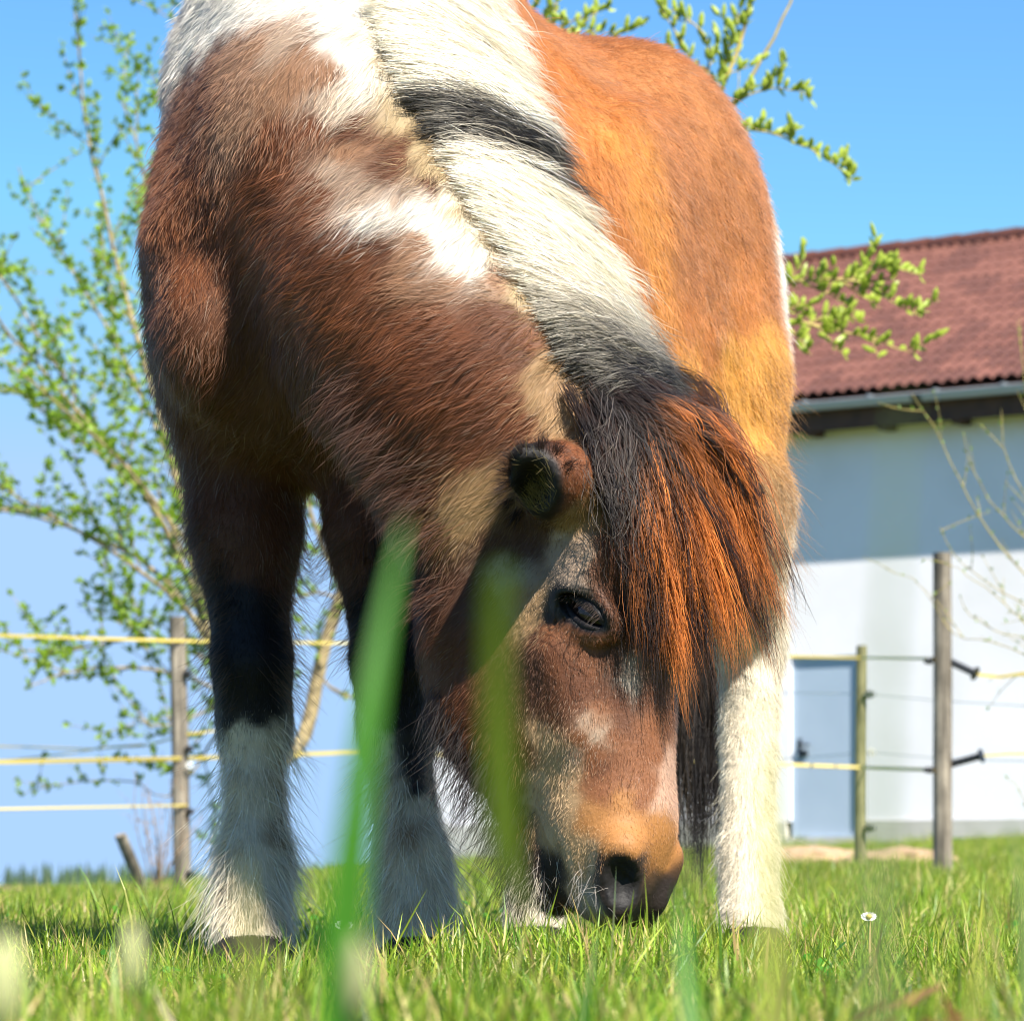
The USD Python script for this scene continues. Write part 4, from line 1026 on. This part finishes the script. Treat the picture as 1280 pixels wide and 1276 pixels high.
cp("face", 11, -.1, 1, (740, 890), (720, 930), (770, 920), (740, 960), (790, 960), (765, 980))
cp("dark", 12, 0, 1, (772, 820), (780, 790), (778, 850))
cp("gryw", 12, 0, 1, (797, 840))
cp("roan", 12, 0, 1, (735, 905))
cp("brown", 12, 0, 1, (815, 800), (815, 860), (770, 870))
cp("muz2", 11, -.2, 1, (690, 930), (680, 960), (695, 985), (680, 920), (672, 990))
cp("dk2", 11, -.2, 1, (700, 862), (742, 858), (690, 892), (718, 884), (775, 905), (752, 975), (705, 905))
cp("roan2", 10, -.1, 1, (700, 945), (728, 905), (745, 925))
cp("pink", 9, 0, 1, (833, 960), (835, 1000))
cp("face", 10, 0, 1, (815, 940), (810, 990), (820, 900), (750, 990), (790, 930))
cp("muz", 8, 0, 1, (770, 1005), (800, 1010), (830, 1025), (740, 1025), (760, 1050), (760, 1030), (800, 1030), (825, 1045), (780, 1010), (815, 1065))
cp("muz2", 8, -.1, 1, (700, 1030), (715, 1070), (735, 1090), (720, 1110), (740, 1060), (705, 1000), (690, 1040))
cp("gryw", 6, 0, 1, (735, 1125), (745, 1140))
cp("nose", 3, 0, 1, (760, 1098), (757, 1118), (770, 1138), (790, 1145), (812, 1108), (800, 1130), (788, 1080))
cp("muz", 7, 0, 1, (842, 1062), (818, 1066), (832, 1078), (790, 1060), (768, 1072), (836, 1050))
cp("nose2", 3, 0, 1, (785, 1105), (828, 1108), (836, 1115), (820, 1135))
cp("dk2", 24, -.4, .9, (600, 950), (625, 980), (640, 1010), (620, 940))
cp("dark", 22, -.3, 1, (650, 1040), (660, 1070), (665, 1110), (690, 1130))
cp("nose2", 4, 0, 1, (692, 1090), (702, 1120), (684, 1075))
# ears
cp("red", 9, .6, .3, (715, 590), (725, 610), (705, 575), (725, 570))
cp("black", 8, -.2, .4, (645, 580), (650, 600), (640, 610), (665, 560), (690, 590))
cp("dark", 12, -.5, .8, (680, 655))
cp("black", 4, -.2, .6, (660, 600), (675, 625), (668, 580), (655, 620), (690, 625), (640, 590), (670, 640))
cp("black", 14, .8, .3, (870, 590), (900, 600), (940, 615), (840, 570))
# flank, hip and hind legs
cp("hip", 26, .6, .8, (760, 75), (800, 95), (840, 130), (880, 180), (830, 160), (720, 75))
cp("org2", 26, .3, 1, (690, 90), (720, 120), (750, 140), (700, 150), (730, 190), (770, 270), (760, 230), (790, 330), (800, 390))
cp("org", 26, .2, 1, (770, 180), (800, 260), (820, 330), (815, 400), (825, 460), (810, 210))
cp("hip2", 26, .5, .9, (845, 220), (870, 250), (890, 300), (860, 330), (910, 260), (900, 370), (930, 300))
cp("org2", 26, .3, 1, (860, 400), (890, 430), (930, 390), (945, 340))
cp("gold", 30, .2, 1, (860, 470), (920, 450), (950, 480), (900, 520), (940, 540), (965, 440), (930, 590))
cp("white", 24, .3, 1, (980, 300), (981, 340), (980, 370))
cp('hip2', 26, .4, 1, (950, 232), (958, 262), (958, 310), (960, 360))
cp("tan", 34, .1, 1, (955, 610), (945, 650), (920, 660))
cp("cream", 24, .1, 1, (950, 700), (935, 760), (930, 820), (945, 860), (950, 920), (940, 980), (955, 1030), (920, 900), (940, 1090), (950, 1120), (920, 1120), (665, 1135), (660, 1100))
cp("cream", 22, 0, 1, (908, 960), (908, 1010), (910, 1060), (900, 920))
px = np.array([c[0] for c in CP], float); py = np.array([c[1] for c in CP], float)
dirs = unit(np.stack([(px - 640) / F, np.ones(len(CP)), (HOR - py) / F], 1)); org = np.tile([0, 0, CAMZ], (len(CP), 1)).astype(float)
loc, ri, ti = body.ray.intersects_location(org, dirs, multiple_hits=False)
C3 = np.full((len(CP), 3), np.nan); C3[ri] = loc
for i in np.flatnonzero(np.isnan(C3[:, 0])):                     # just beside the skin: the point of it nearest to that sight line
    w = BV - org[i]; t = w @ dirs[i]
    C3[i] = BV[np.argmin(((w - t[:, None] * dirs[i]) ** 2).sum(1))]
from scipy.spatial import cKDTree
tree_ = cKDTree(C3)
CC = np.array([c[2] for c in CP]); CL = np.array([c[3] for c in CP]) / 1000.0
CD = np.stack([[c[4] for c in CP], np.zeros(len(CP)), [-c[5] for c in CP]], 1).astype(float); CD = unit(CD)
def coat(p):
    """Colour, hair length and lie of the coat at the points p."""
    wv = np.stack([fbm(p * 26 + 9.1 * k, 4, k) for k in range(3)], 1) - .5
    d, i = tree_.query(p + wv * .042, k=6)
    w = 1 / (d ** 2 + 6e-6) ** 2.0; w /= w.sum(1, keepdims=True)
    d2, i2 = tree_.query(p, k=6); w2 = 1 / (d2 ** 2 + 4e-5) ** 1.8; w2 /= w2.sum(1, keepdims=True)
    col, ln_ = (CC[i] * w[..., None]).sum(1), (CL[i2] * w2).sum(1)
    for q_, ax_, sz, dk_ in ((H(0.192, 0.020, 0.066), (E1, E2, HS), (.0300, .0150, .030), .010), (P(665, 614, 2.885), np.eye(3), (.025, .062, .034), .008),
                             (H(0.426, 0.036, 0.050), HAX, (.026, .017, .026), .012)):      # dark skin of the lids, the inner ear and the nostril
        n_ = np.sqrt(((((p - q_) @ np.array(ax_).T) / sz) ** 2).sum(1)); k_ = np.clip((1.22 - n_) / .25, 0, 1)[:, None]
        col = col * (1 - k_) + np.array([dk_, dk_ * .85, dk_ * .8]) * k_
        ln_ = ln_ * (1 - .6 * k_[:, 0])
    return col, ln_, unit((CD[i2] * w2[..., None]).sum(1))
bc, _, _ = coat(BV)
obj("body", trimesh.Trimesh(BV, BF, process=False), SKIN, pony, smooth=True, color=bc * .75)

# fur
rng = np.random.default_rng(99)
tri = BV[BF]; fn = np.cross(tri[:, 1] - tri[:, 0], tri[:, 2] - tri[:, 0]); area = np.linalg.norm(fn, axis=1); fn = fn / np.maximum(area[:, None], 1e-12)
cen = tri.mean(1); view = unit(np.array([0, 0, CAMZ]) - cen); facing = (fn * view).sum(1)
wgt = area * np.where(facing > -.25, 1.0, .22) * (cen[:, 2] > .0)
bald = np.zeros(len(cen), bool)                                   # no fur on the eyes, inside the ear and in the nostrils
for q_, ax_, sz in ((H(0.192, 0.020, 0.066), (E1, E2, HS), (.0290, .0140, .026)), (H(0.192, 0.020, -0.066), (E1, E2, HS), (.0265, .0145, .02)),
                    (P(665, 614, 2.885), np.eye(3), (.018, .050, .025)), (H(0.426, 0.036, 0.050), HAX, (.026, .016, .023))):
    bald |= ((((cen - q_) @ np.array(ax_).T) / sz) ** 2).sum(1) < 1
wgt = wgt * ~bald
_, flen, _ = coat(cen)
wgt = wgt * np.clip(.028 / flen, .75, 4.5)                      # short hair stands denser
NF = int(370000 * FUR)
fi = np.searchsorted(np.cumsum(wgt) / wgt.sum(), rng.uniform(size=NF))
u, v = rng.uniform(size=NF), rng.uniform(size=NF); sw = u + v > 1; u[sw], v[sw] = 1 - u[sw], 1 - v[sw]
b0, b1, b2 = BF[fi].T
p = BV[b0] * (1 - u - v)[:, None] + BV[b1] * u[:, None] + BV[b2] * v[:, None]
nn = unit(BN[b0] * (1 - u - v)[:, None] + BN[b1] * u[:, None] + BN[b2] * v[:, None])
c, _, _ = coat(p + rng.normal(size=p.shape) * .0085)
_, L, D = coat(p)
pale_ = (rng.uniform(size=NF) < .02 + .11 * np.clip(fbm(p * 14, 2, 90) - .45, 0, 1) / .3)[:, None] & (c.mean(1) > .04)[:, None]
c = np.where(pale_, c * .5 + np.array([.32, .25, .18]) * .5, c)
wob = np.stack([fbm(p * 38 + 3.7 * k, 3, 20 + k) for k in range(3)], 1) - .5       # tufts
tan = D + wob * 1.15 + rng.normal(size=p.shape) * .14
tan = unit(tan - nn * (tan * nn).sum(1, keepdims=True))
L = L * .58 * rng.uniform(.6, 1.15, NF) * (1 + .9 * (rng.uniform(size=NF) < .012)) * (1 + 1.0 * (fbm(p * 30, 2, 50) - .5))
el = np.radians(30 + 14 * rng.normal(size=NF)).clip(.12, 1.2)
K = 5
pts = np.zeros((NF, K, 3)); pts[:, 0] = p - nn * .001
curl = rng.normal(size=p.shape) * .22
for k in range(1, K):
    e = el * (1 - .55 * k / (K - 1))
    step = nn * np.sin(e)[:, None] + tan * np.cos(e)[:, None] + curl * (k / K) + np.array([0, 0, -.10]) * (k / K)
    pts[:, k] = pts[:, k - 1] + unit(step) * (L / (K - 1))[:, None]
lum = np.exp(rng.normal(size=NF) * .20 + (fbm(p * 55, 2, 70) - .5) * .7)
cols = np.clip(c * lum[:, None], .004, .92)
fw = np.clip(L / .022, .6, 1.1) * .00046
wid = fw[:, None] * np.array([1.0, .95, .85, .6, .12])[None]
H2 = NF // 2
for a, b in ((0, H2), (H2, NF)):
    curves("coat", pts[a:b], wid[a:b], cols[a:b], HAIR, pony, kind="stuff")

def locks(name, guides, per, spread, width, colorfn, K=14, frizz=.004, seed=1, wave=0.0):
    """Long hair: each guide (n,3 polyline) becomes a lock of strands that gather towards the tip."""
    rg = np.random.default_rng(seed); out, cl = [], []
    tt = np.linspace(0, 1, K)
    for g, par in guides:
        g = np.asarray(g, float)
        s = np.r_[0, np.cumsum(np.linalg.norm(np.diff(g, axis=0), axis=1))]; s /= s[-1]
        gg = np.stack([np.interp(tt, s, g[:, i]) for i in range(3)], 1)
        off = rg.normal(size=(per, 3)) * spread
        tipo = rg.normal(size=(per, 3)) * spread * np.where(rg.uniform(size=(per, 1)) < .12, 1.6, .40)
        ln = rg.uniform(.72, 1.06, per)
        ph = rg.uniform(0, 6.28, (per, 3)); fr = rg.uniform(2, 5, (per, 1, 1))
        P_ = gg[None] + off[:, None] * (1 - tt)[None, :, None] + tipo[:, None] * tt[None, :, None]
        P_ = P_ + np.sin(tt[None, :, None] * fr * 3 + ph[:, None]) * (frizz * (.3 + tt))[None, :, None]
        P_ = P_ + np.cumsum(rg.normal(size=(per, K, 3)) * frizz * .22, 1) * tt[None, :, None]
        P_ = P_[:, :1] + (P_ - P_[:, :1]) * ln[:, None, None]
        out.append(P_)
        base = np.array([colorfn(par, x, rg) for x in tt])
        cl.append(np.clip(base[None] * np.exp(rg.normal(size=(per, 1, 1)) * .28), .003, .92))
    W = width * np.r_[np.ones(K - 4), .9, .75, .5, .15]
    return curves(name, np.concatenate(out), W, np.concatenate(cl), HAIR, pony, kind="stuff")

def bez(a, b, c_, d, n=14):
    t = np.linspace(0, 1, n)[:, None]
    return a * (1 - t) ** 3 + 3 * b * t * (1 - t) ** 2 + 3 * c_ * t ** 2 * (1 - t) + d * t ** 3
def skin_at(px, py, lift=.006, d=3.2):
    """The body's surface seen at a pixel, lifted a little; P(px, py, d) where there is none."""
    o = np.array([[0, 0, CAMZ]], float); dr = unit(np.array([[(px - 640) / F, 1, (HOR - py) / F]]))
    l, r_, t_ = body.ray.intersects_location(o, dr, multiple_hits=False)
    return l[0] - dr[0] * lift if len(l) else P(px, py, d)

# mane: rooted along the crest, thrown over to the pony's left
rng = np.random.default_rng(7)
RT = np.array([[0, 448, -70], [.16, 478, 45], [.30, 512, 118], [.42, 545, 172], [.52, 575, 215], [.66, 628, 300], [.80, 668, 372], [.92, 708, 440], [1, 742, 492]], float)
TT = np.array([[0, 652, 60], [.16, 680, 150], [.285, 702, 195], [.32, 704, 198], [.42, 716, 222], [.47, 762, 300], [.55, 798, 388], [.66, 814, 436], [.80, 830, 468], [.92, 842, 486], [1, 852, 502]], float)
def tabl(T, u):
    return [float(np.interp(u, T[:, 0], T[:, k])) for k in range(1, T.shape[1])]
gl = []
for i in range(440):
    u = rng.uniform(-.02, 1.02)
    a, b = tabl(RT, u), tabl(TT, u + rng.normal() * .025)
    k = rng.uniform(0, 1) ** .8                               # some locks start further over the crest
    f0 = rng.uniform(0, .35) * (rng.uniform() < .45)
    a = [a[0] + (b[0] - a[0]) * f0 + rng.normal() * 7, a[1] + (b[1] - a[1]) * f0 * .6 + rng.normal() * 7]
    ex = rng.uniform(-.22, .08)
    b = [b[0] + (b[0] - a[0]) * ex + rng.normal() * 8, b[1] + (b[1] - a[1]) * ex + rng.normal() * 8]
    s0 = skin_at(a[0], a[1], .004)
    mx, my = a[0] * .55 + b[0] * .45, a[1] * .55 + b[1] * .45
    s1 = skin_at(mx, my - 10, .022 + .012 * k)
    dn = s1[1]
    e = P(b[0], b[1], dn + .05 + .05 * rng.uniform() + .10 * max(0.0, min(1.0, (b[0] - mx) / 110.0 - .35)))
    g = bez(s0, s0 * .45 + s1 * .55 + np.array([0, -.016, .012]), s1 * .4 + e * .6 + np.array([0, -.012, .010]), e)
    gl.append((g, (u, math.exp(rng.normal() * .16))))
CR, BK = lin(248, 235, 210) * .98, lin(34, 28, 26) * .6
def mane_color(par, x, rg):
    u, lum_ = par
    u = u + .02 * math.sin(9 * u)
    w = np.interp(u, [0, .280, .310, .410, .445, .66, .76, .85, .94, 1], [1, 1, .03, .03, .95, .95, .74, .40, .14, .06])
    w = w * (1 - .62 * x * np.interp(u, [.50, .68, .84], [.05, .6, 1])) if u > .46 else w
    w = np.clip(w + rg.normal() * .10, 0, 1)
    tip = np.interp(u, [.5, .62, .8], [0, .25, .3])
    c_ = CR * w + BK * (1 - w)
    return c_ * lum_
locks("mane", gl, 44, .0050, .00046, mane_color, seed=2, frizz=.0035)

# forelock: from the poll over the forehead and the left eye, fanning out to the right
gl = []
TIP = np.array([[0, 792, 640], [.10, 798, 760], [.22, 810, 850], [.34, 845, 880], [.46, 880, 872], [.58, 918, 855], [.70, 954, 838], [.80, 986, 808], [.88, 975, 720], [.95, 950, 640], [1, 930, 590]], float)
FB, FA, FD = lin(38, 30, 27) * .55, lin(212, 122, 54) * 1.0, lin(124, 66, 32) * .6
for i in range(170):
    u = rng.uniform(0, 1) ** .85
    t = tabl(TIP, u); lenf = rng.uniform(.56, 1.04)
    a = np.array([764 + rng.normal() * 18 + 34 * u, 500 + rng.normal() * 14])
    t = a + (np.array(t) - a) * lenf + rng.normal(size=2) * 9
    d0 = skin_at(*a, .004)[1]
    dend = 2.955 + .13 * u + rng.normal() * .012
    for q_ in (t, t * .7 + a * .3, t * .45 + a * .55):
        sd = skin_at(q_[0], q_[1], .012, 9.9)[1]
        if sd < 3.1:
            dend = min(dend, sd - .004 * rng.uniform())
    s0 = P(a[0], a[1], d0 - .004)
    lift = rng.uniform(0, 1)
    bulge = np.array([14 + 64 * u + rng.normal() * 11, -4 + 6 * u + rng.normal() * 9])
    m1 = P(a[0] + bulge[0], a[1] + bulge[1] + 40 * (1 - u), d0 - .008 - .020 * lift)
    m2 = P(t[0] * .72 + a[0] * .28 + 14 * u, a[1] * .5 + t[1] * .5 - 40 * u, dend - .006 - .022 * lift)
    gl.append((bez(s0, m1, m2, P(t[0], t[1], dend)), (u, rng.choice([.08, .5, 1.0, 1.35], p=[.30, .16, .26, .28]) * (.5 + .5 * lift))))
def fore_color(par, x, rg):
    u, tone = par
    k = np.interp(u, [0, .16, .30, .48, 1], [.02, .06, .6, 1.0, .9]) * np.interp(x, [.28, .54, .80], [0, .75, 1]) * tone
    k = float(np.clip(k + rg.normal() * .05, 0, 1))
    return FB * (1 - k) + (FA * (.4 + .6 * k) + FD * (.6 - .6 * k)) * k
locks("forelock", gl, 62, .0042, .00042, fore_color, seed=3, frizz=.0030, K=16)
# a few pale kinky strands on the poll and forelock
gl = []
for i in range(18):
    a = np.array([rng.uniform(735, 800), rng.uniform(490, 600)]); t = a + np.array([rng.normal() * 35 + 10, rng.uniform(60, 190)])
    d0 = 2.905 + .02 * rng.normal()
    gl.append((bez(P(a[0], a[1], d0), P(a[0] + rng.normal() * 18, a[1] + 30, d0 - .01), P(t[0] + rng.normal() * 18, t[1] - 40, d0 - .012), P(t[0], t[1], d0)), 0))
locks("stray_hair", gl, 3, .004, .00042, lambda u, x, rg: lin(96, 84, 74) * .5, seed=8, frizz=.005)

# tail, seen between the head and the hind leg
gl = []
for i in range(120):
    x0 = rng.uniform(838, 912) if i % 5 else rng.uniform(826, 860); x1 = x0 + rng.normal() * 10 - 3
    gl.append((bez(P(870 + rng.normal() * 14, 560, 4.30), P(x0, 700, 4.34), P(x0, 900, 4.33), P(x1, rng.uniform(1030, 1125), 4.32 + rng.normal() * .02)), i))
locks("tail", gl, 12, .0035, .00062, lambda u, x, rg: lin(40, 32, 28) * .4 if u % 7 else lin(110, 94, 78) * .4, seed=4, frizz=.004)

# beard under the jaw, feather on the legs, guard hair on the outlines
def tufts(name, spots, n, L, direction, col, seed, width=.00042, spread=14, down=.5):
    rg = np.random.default_rng(seed); A, Cc = [], []
    for (sx, sy, dx, dy, ll) in spots:
        for _ in range(n):
            x, y = sx + rg.normal() * spread, sy + rg.normal() * spread
            b = skin_at(x, y, -.002, np.nan)
            if not np.isfinite(b).all():
                continue
            q = np.array([dx + rg.normal() * .25, -.25 + rg.normal() * .35, -dy + rg.normal() * .25]); q = unit(q)
            l_ = L * ll * rg.uniform(.5, 1.15)
            cu = rg.normal(size=3) * .25
            t = np.linspace(0, 1, 7)[:, None]
            A.append(b + q * l_ * t + (np.array([0, 0, -down]) + cu) * l_ * t ** 2 * .5)
            Cc.append(np.array(col) * np.exp(rg.normal() * .3))
    curves(name, np.array(A), width * np.array([1, 1, .95, .85, .7, .45, .12]), np.clip(np.array(Cc) * .5, .003, .92), HAIR, pony, kind="stuff")
tufts("beard", [(545, 880, -.4, .9, .7), (565, 915, -.4, .9, .9), (590, 950, -.5, .8, 1), (612, 975, -.5, .8, 1.1), (630, 1000, -.5, .85, 1.2), (642, 1035, -.5, .9, 1.1), (650, 1070, -.45, .9, 1.1), (658, 1100, -.4, .9, .8)], 130, .05, 0, lin(38, 27, 22), 11)
tufts("cheek_fringe", [(545, 660, -.9, .5, 1), (520, 620, -.9, .4, 1), (545, 740, -.9, .4, .8), (500, 580, -.9, .4, 1), (470, 530, -.9, .5, 1.0), (440, 490, -.9, .5, 1)], 110, .042, 0, lin(96, 58, 38), 12)
tufts("feather", [(365, 930, .6, .8, .9), (368, 970, .6, .8, 1), (362, 1020, .6, .8, 1.1), (358, 1070, .55, .8, 1), (280, 960, -.6, .8, .9), (284, 1010, -.55, .85, 1.1), (278, 1060, -.5, .85, 1.1), (276, 1100, -.5, .85, 1), (320, 1100, 0, 1, .9), (350, 1110, .3, .9, 1.0), (318, 1040, 0, 1, .8), (330, 980, .2, 1, .7), (300, 1125, -.2, 1, .8), (290, 1145, -.3, 1, .5), (345, 1145, .3, 1, .5)], 170, .050, 0, lin(238, 222, 192) * 1.7, 13, spread=16)
tufts("feather", [(476, 960, -.7, .7, .8), (474, 1010, -.6, .8, 1), (478, 1070, -.5, .85, 1), (480, 1110, -.5, .85, 1), (552, 1010, .6, .8, .8), (560, 1060, .55, .85, 1), (566, 1100, .5, .85, .9), (520, 1090, .1, 1, .9), (520, 1030, 0, 1, .8), (500, 990, -.2, 1, .7), (545, 1115, .3, 1, .8), (500, 1120, -.1, 1, .8), (495, 1140, -.3, 1, .5), (552, 1140, .3, 1, .5)], 170, .048, 0, lin(236, 222, 194) * 1.7, 14, spread=16)
tufts("feather", [(910, 1000, -.5, .9, .6), (908, 1060, -.4, .9, .7), (930, 1100, 0, 1, .8), (950, 1110, .3, 1, .9), (962, 1060, .4, .9, .9), (966, 1010, .4, .9, .8), (962, 950, .4, .9, .6), (940, 1050, 0, 1, .7), (915, 1110, -.2, 1, .7), (665, 1110, -.3, 1, .6), (915, 1140, -.2, 1, .7), (940, 1145, 0, 1, .7), (962, 1140, .2, 1, .7), (655, 1140, -.2, 1, .7)], 130, .042, 0, lin(236, 222, 194), 15, spread=15)
tufts("guard_hair", [(258, 660, -.8, .6, .8), (266, 710, -.8, .6, .9), (270, 760, -.8, .6, 1), (270, 810, -.8, .6, 1), (272, 860, -.7, .7, 1), (365, 700, .8, .6, 1), (362, 750, .8, .6, 1), (362, 800, .8, .6, 1), (358, 850, .8, .6, 1), (420, 680, -.8, .6, 1), (438, 740, -.8, .6, 1), (445, 800, -.8, .6, .9)], 110, .040, 0, lin(110, 82, 58), 16, width=.0003)
tufts("guard_hair", [(975, 520, .7, .8, .8), (978, 570, .6, .8, .9), (978, 620, .5, .9, 1), (972, 680, .4, .9, 1.2), (965, 740, .4, .9, 1.2), (968, 470, .7, .7, .6), (958, 640, .3, 1, 1)], 110, .045, 0, lin(196, 140, 78), 17, width=.00034)

tufts("ear_fringe", [(640, 590, -.9, -.2, 1), (645, 576, -.8, -.5, 1), (658, 566, -.5, -.7, 1), (676, 562, .0, -.9, 1), (694, 568, .3, -.7, .9), (706, 585, .6, -.4, .8), (636, 606, -.9, .2, 1), (640, 624, -.9, .5, 1), (650, 640, -.7, .8, 1)], 70, .015, 0, lin(52, 36, 28), 18, width=.00036, spread=4, down=.1)
# eyes, lids, nostrils, hooves
for s in (1, -1):
    ec = H(0.192, 0.020, s * 0.050)
    m = trimesh.creation.icosphere(4, 1.0)
    m.vertices = ec + m.vertices @ (np.array([[0.0255], [0.0175], [0.0185]]) * np.array([E1, E2, HS]))
    eye = obj("eye", m, EYE, pony, smooth=True)
# dark rims of the lids
for sg, hh, rr in ((1, .0066, .0040), (-1, .0100, .0026)):
    aa = np.linspace(0, math.pi, 24)
    c_ = np.array([H(0.192, 0.020, 0.0615) + E1 * .0240 * math.cos(q) + E2 * sg * hh * math.sin(q) + HS * (.0090 if sg > 0 else .0072) * math.sin(q) for q in aa])
    tg = unit(np.gradient(c_, axis=0)); e1_ = unit(np.cross(tg, HS)); e2_ = np.cross(tg, e1_); sec = 10
    ra = rr * (.45 + .55 * np.sin(aa))
    an = np.arange(sec) * 2 * np.pi / sec
    vv = c_[:, None] + ra[:, None, None] * (e1_[:, None] * np.cos(an)[None, :, None] * 1.25 + e2_[:, None] * np.sin(an)[None, :, None])
    i_ = (np.arange(23) * sec)[:, None]; j_ = np.arange(sec)[None]; k_ = (j_ + 1) % sec
    ff = np.stack([i_ + j_, i_ + k_, i_ + sec + k_, i_ + sec + j_], -1).reshape(-1, 4)
    obj("eyelid", (vv.reshape(-1, 3), ff), SKIN, pony, smooth=True, color=np.tile(lin(30, 26, 26), (24 * sec, 1)))
# lashes over the right eye
A = []
for k in range(60):
    a = math.pi * rng.uniform(.12, .9)
    b = H(0.192, 0.020, 0.071) + E1 * .022 * math.cos(a) + E2 * .010 * math.sin(a)
    q = unit(HS * .8 - E2 * .55 + HF * .3 + rng.normal(size=3) * .15); t = np.linspace(0, 1, 5)[:, None]
    A.append(b + q * .014 * t * rng.uniform(.6, 1.1) - E2 * .004 * t ** 2)
curves("eyelash", np.array(A), .0003 * np.array([1, .9, .7, .5, .1]), np.tile(lin(60, 48, 42), (len(A), 1)), HAIR, pony, kind="stuff")
# whiskers
A = []
for k in range(70):
    x, y = (rng.normal(725, 16), rng.normal(1120, 18)) if k < 45 else (rng.normal(672, 8), rng.normal(1105, 20))
    b = skin_at(x, y, 0, np.nan)
    if np.isfinite(b).all():
        q = unit(np.array([rng.normal() * .6 - .2, -.8, -.5 + rng.normal() * .4])); t = np.linspace(0, 1, 5)[:, None]
        A.append(b + q * rng.uniform(.012, .03) * t + np.array([0, 0, -.006]) * t ** 2)
curves("whiskers", np.array(A), .00026 * np.array([1, .9, .7, .5, .15]), np.tile(lin(170, 160, 150), (len(A), 1)), HAIR, pony, kind="stuff")
# hair inside the right ear
A = []
for k in range(420):
    x, y = rng.normal(670, 11), rng.normal(618, 18)
    b = skin_at(x, y, 0, np.nan)
    q = unit(np.array([rng.normal() * .4 - .3, -.35, .6 + rng.normal() * .4])); t = np.linspace(0, 1, 5)[:, None]
    if np.isfinite(b).all() and np.linalg.norm(b - P(672, 612, 2.93)) < .055:
        A.append(b + q * rng.uniform(.008, .018) * t)
curves("ear_hair", np.array(A), .0004 * np.array([1, .9, .7, .5, .15]), np.array([lin(132, 116, 76) * .6 * math.exp(rng.normal() * .3) for _ in A]), HAIR, pony, kind="stuff")
for px, d in ((316, 3.26), (525, 3.18), (940, 3.93), (668, 4.0)):
    c = P(px, HOR, d); x, y = c[0], c[1]
    prof = [(0.0, .0), (.044, .0), (.045, .006), (.040, .024), (.035, .040), (.026, .052), (.012, .057), (0, .058)]
    m = trimesh.creation.revolve(np.array(prof), sections=28)
    m.vertices = m.vertices * [1.03, 1.14, .76] + np.stack([0 * m.vertices[:, 0], -m.vertices[:, 2] * 0 - (.06 - m.vertices[:, 2]) * .35, 0 * m.vertices[:, 0]], 1) + [x, y - .010, .002]
    obj("hoof", m, HOOF, pony, smooth=35)
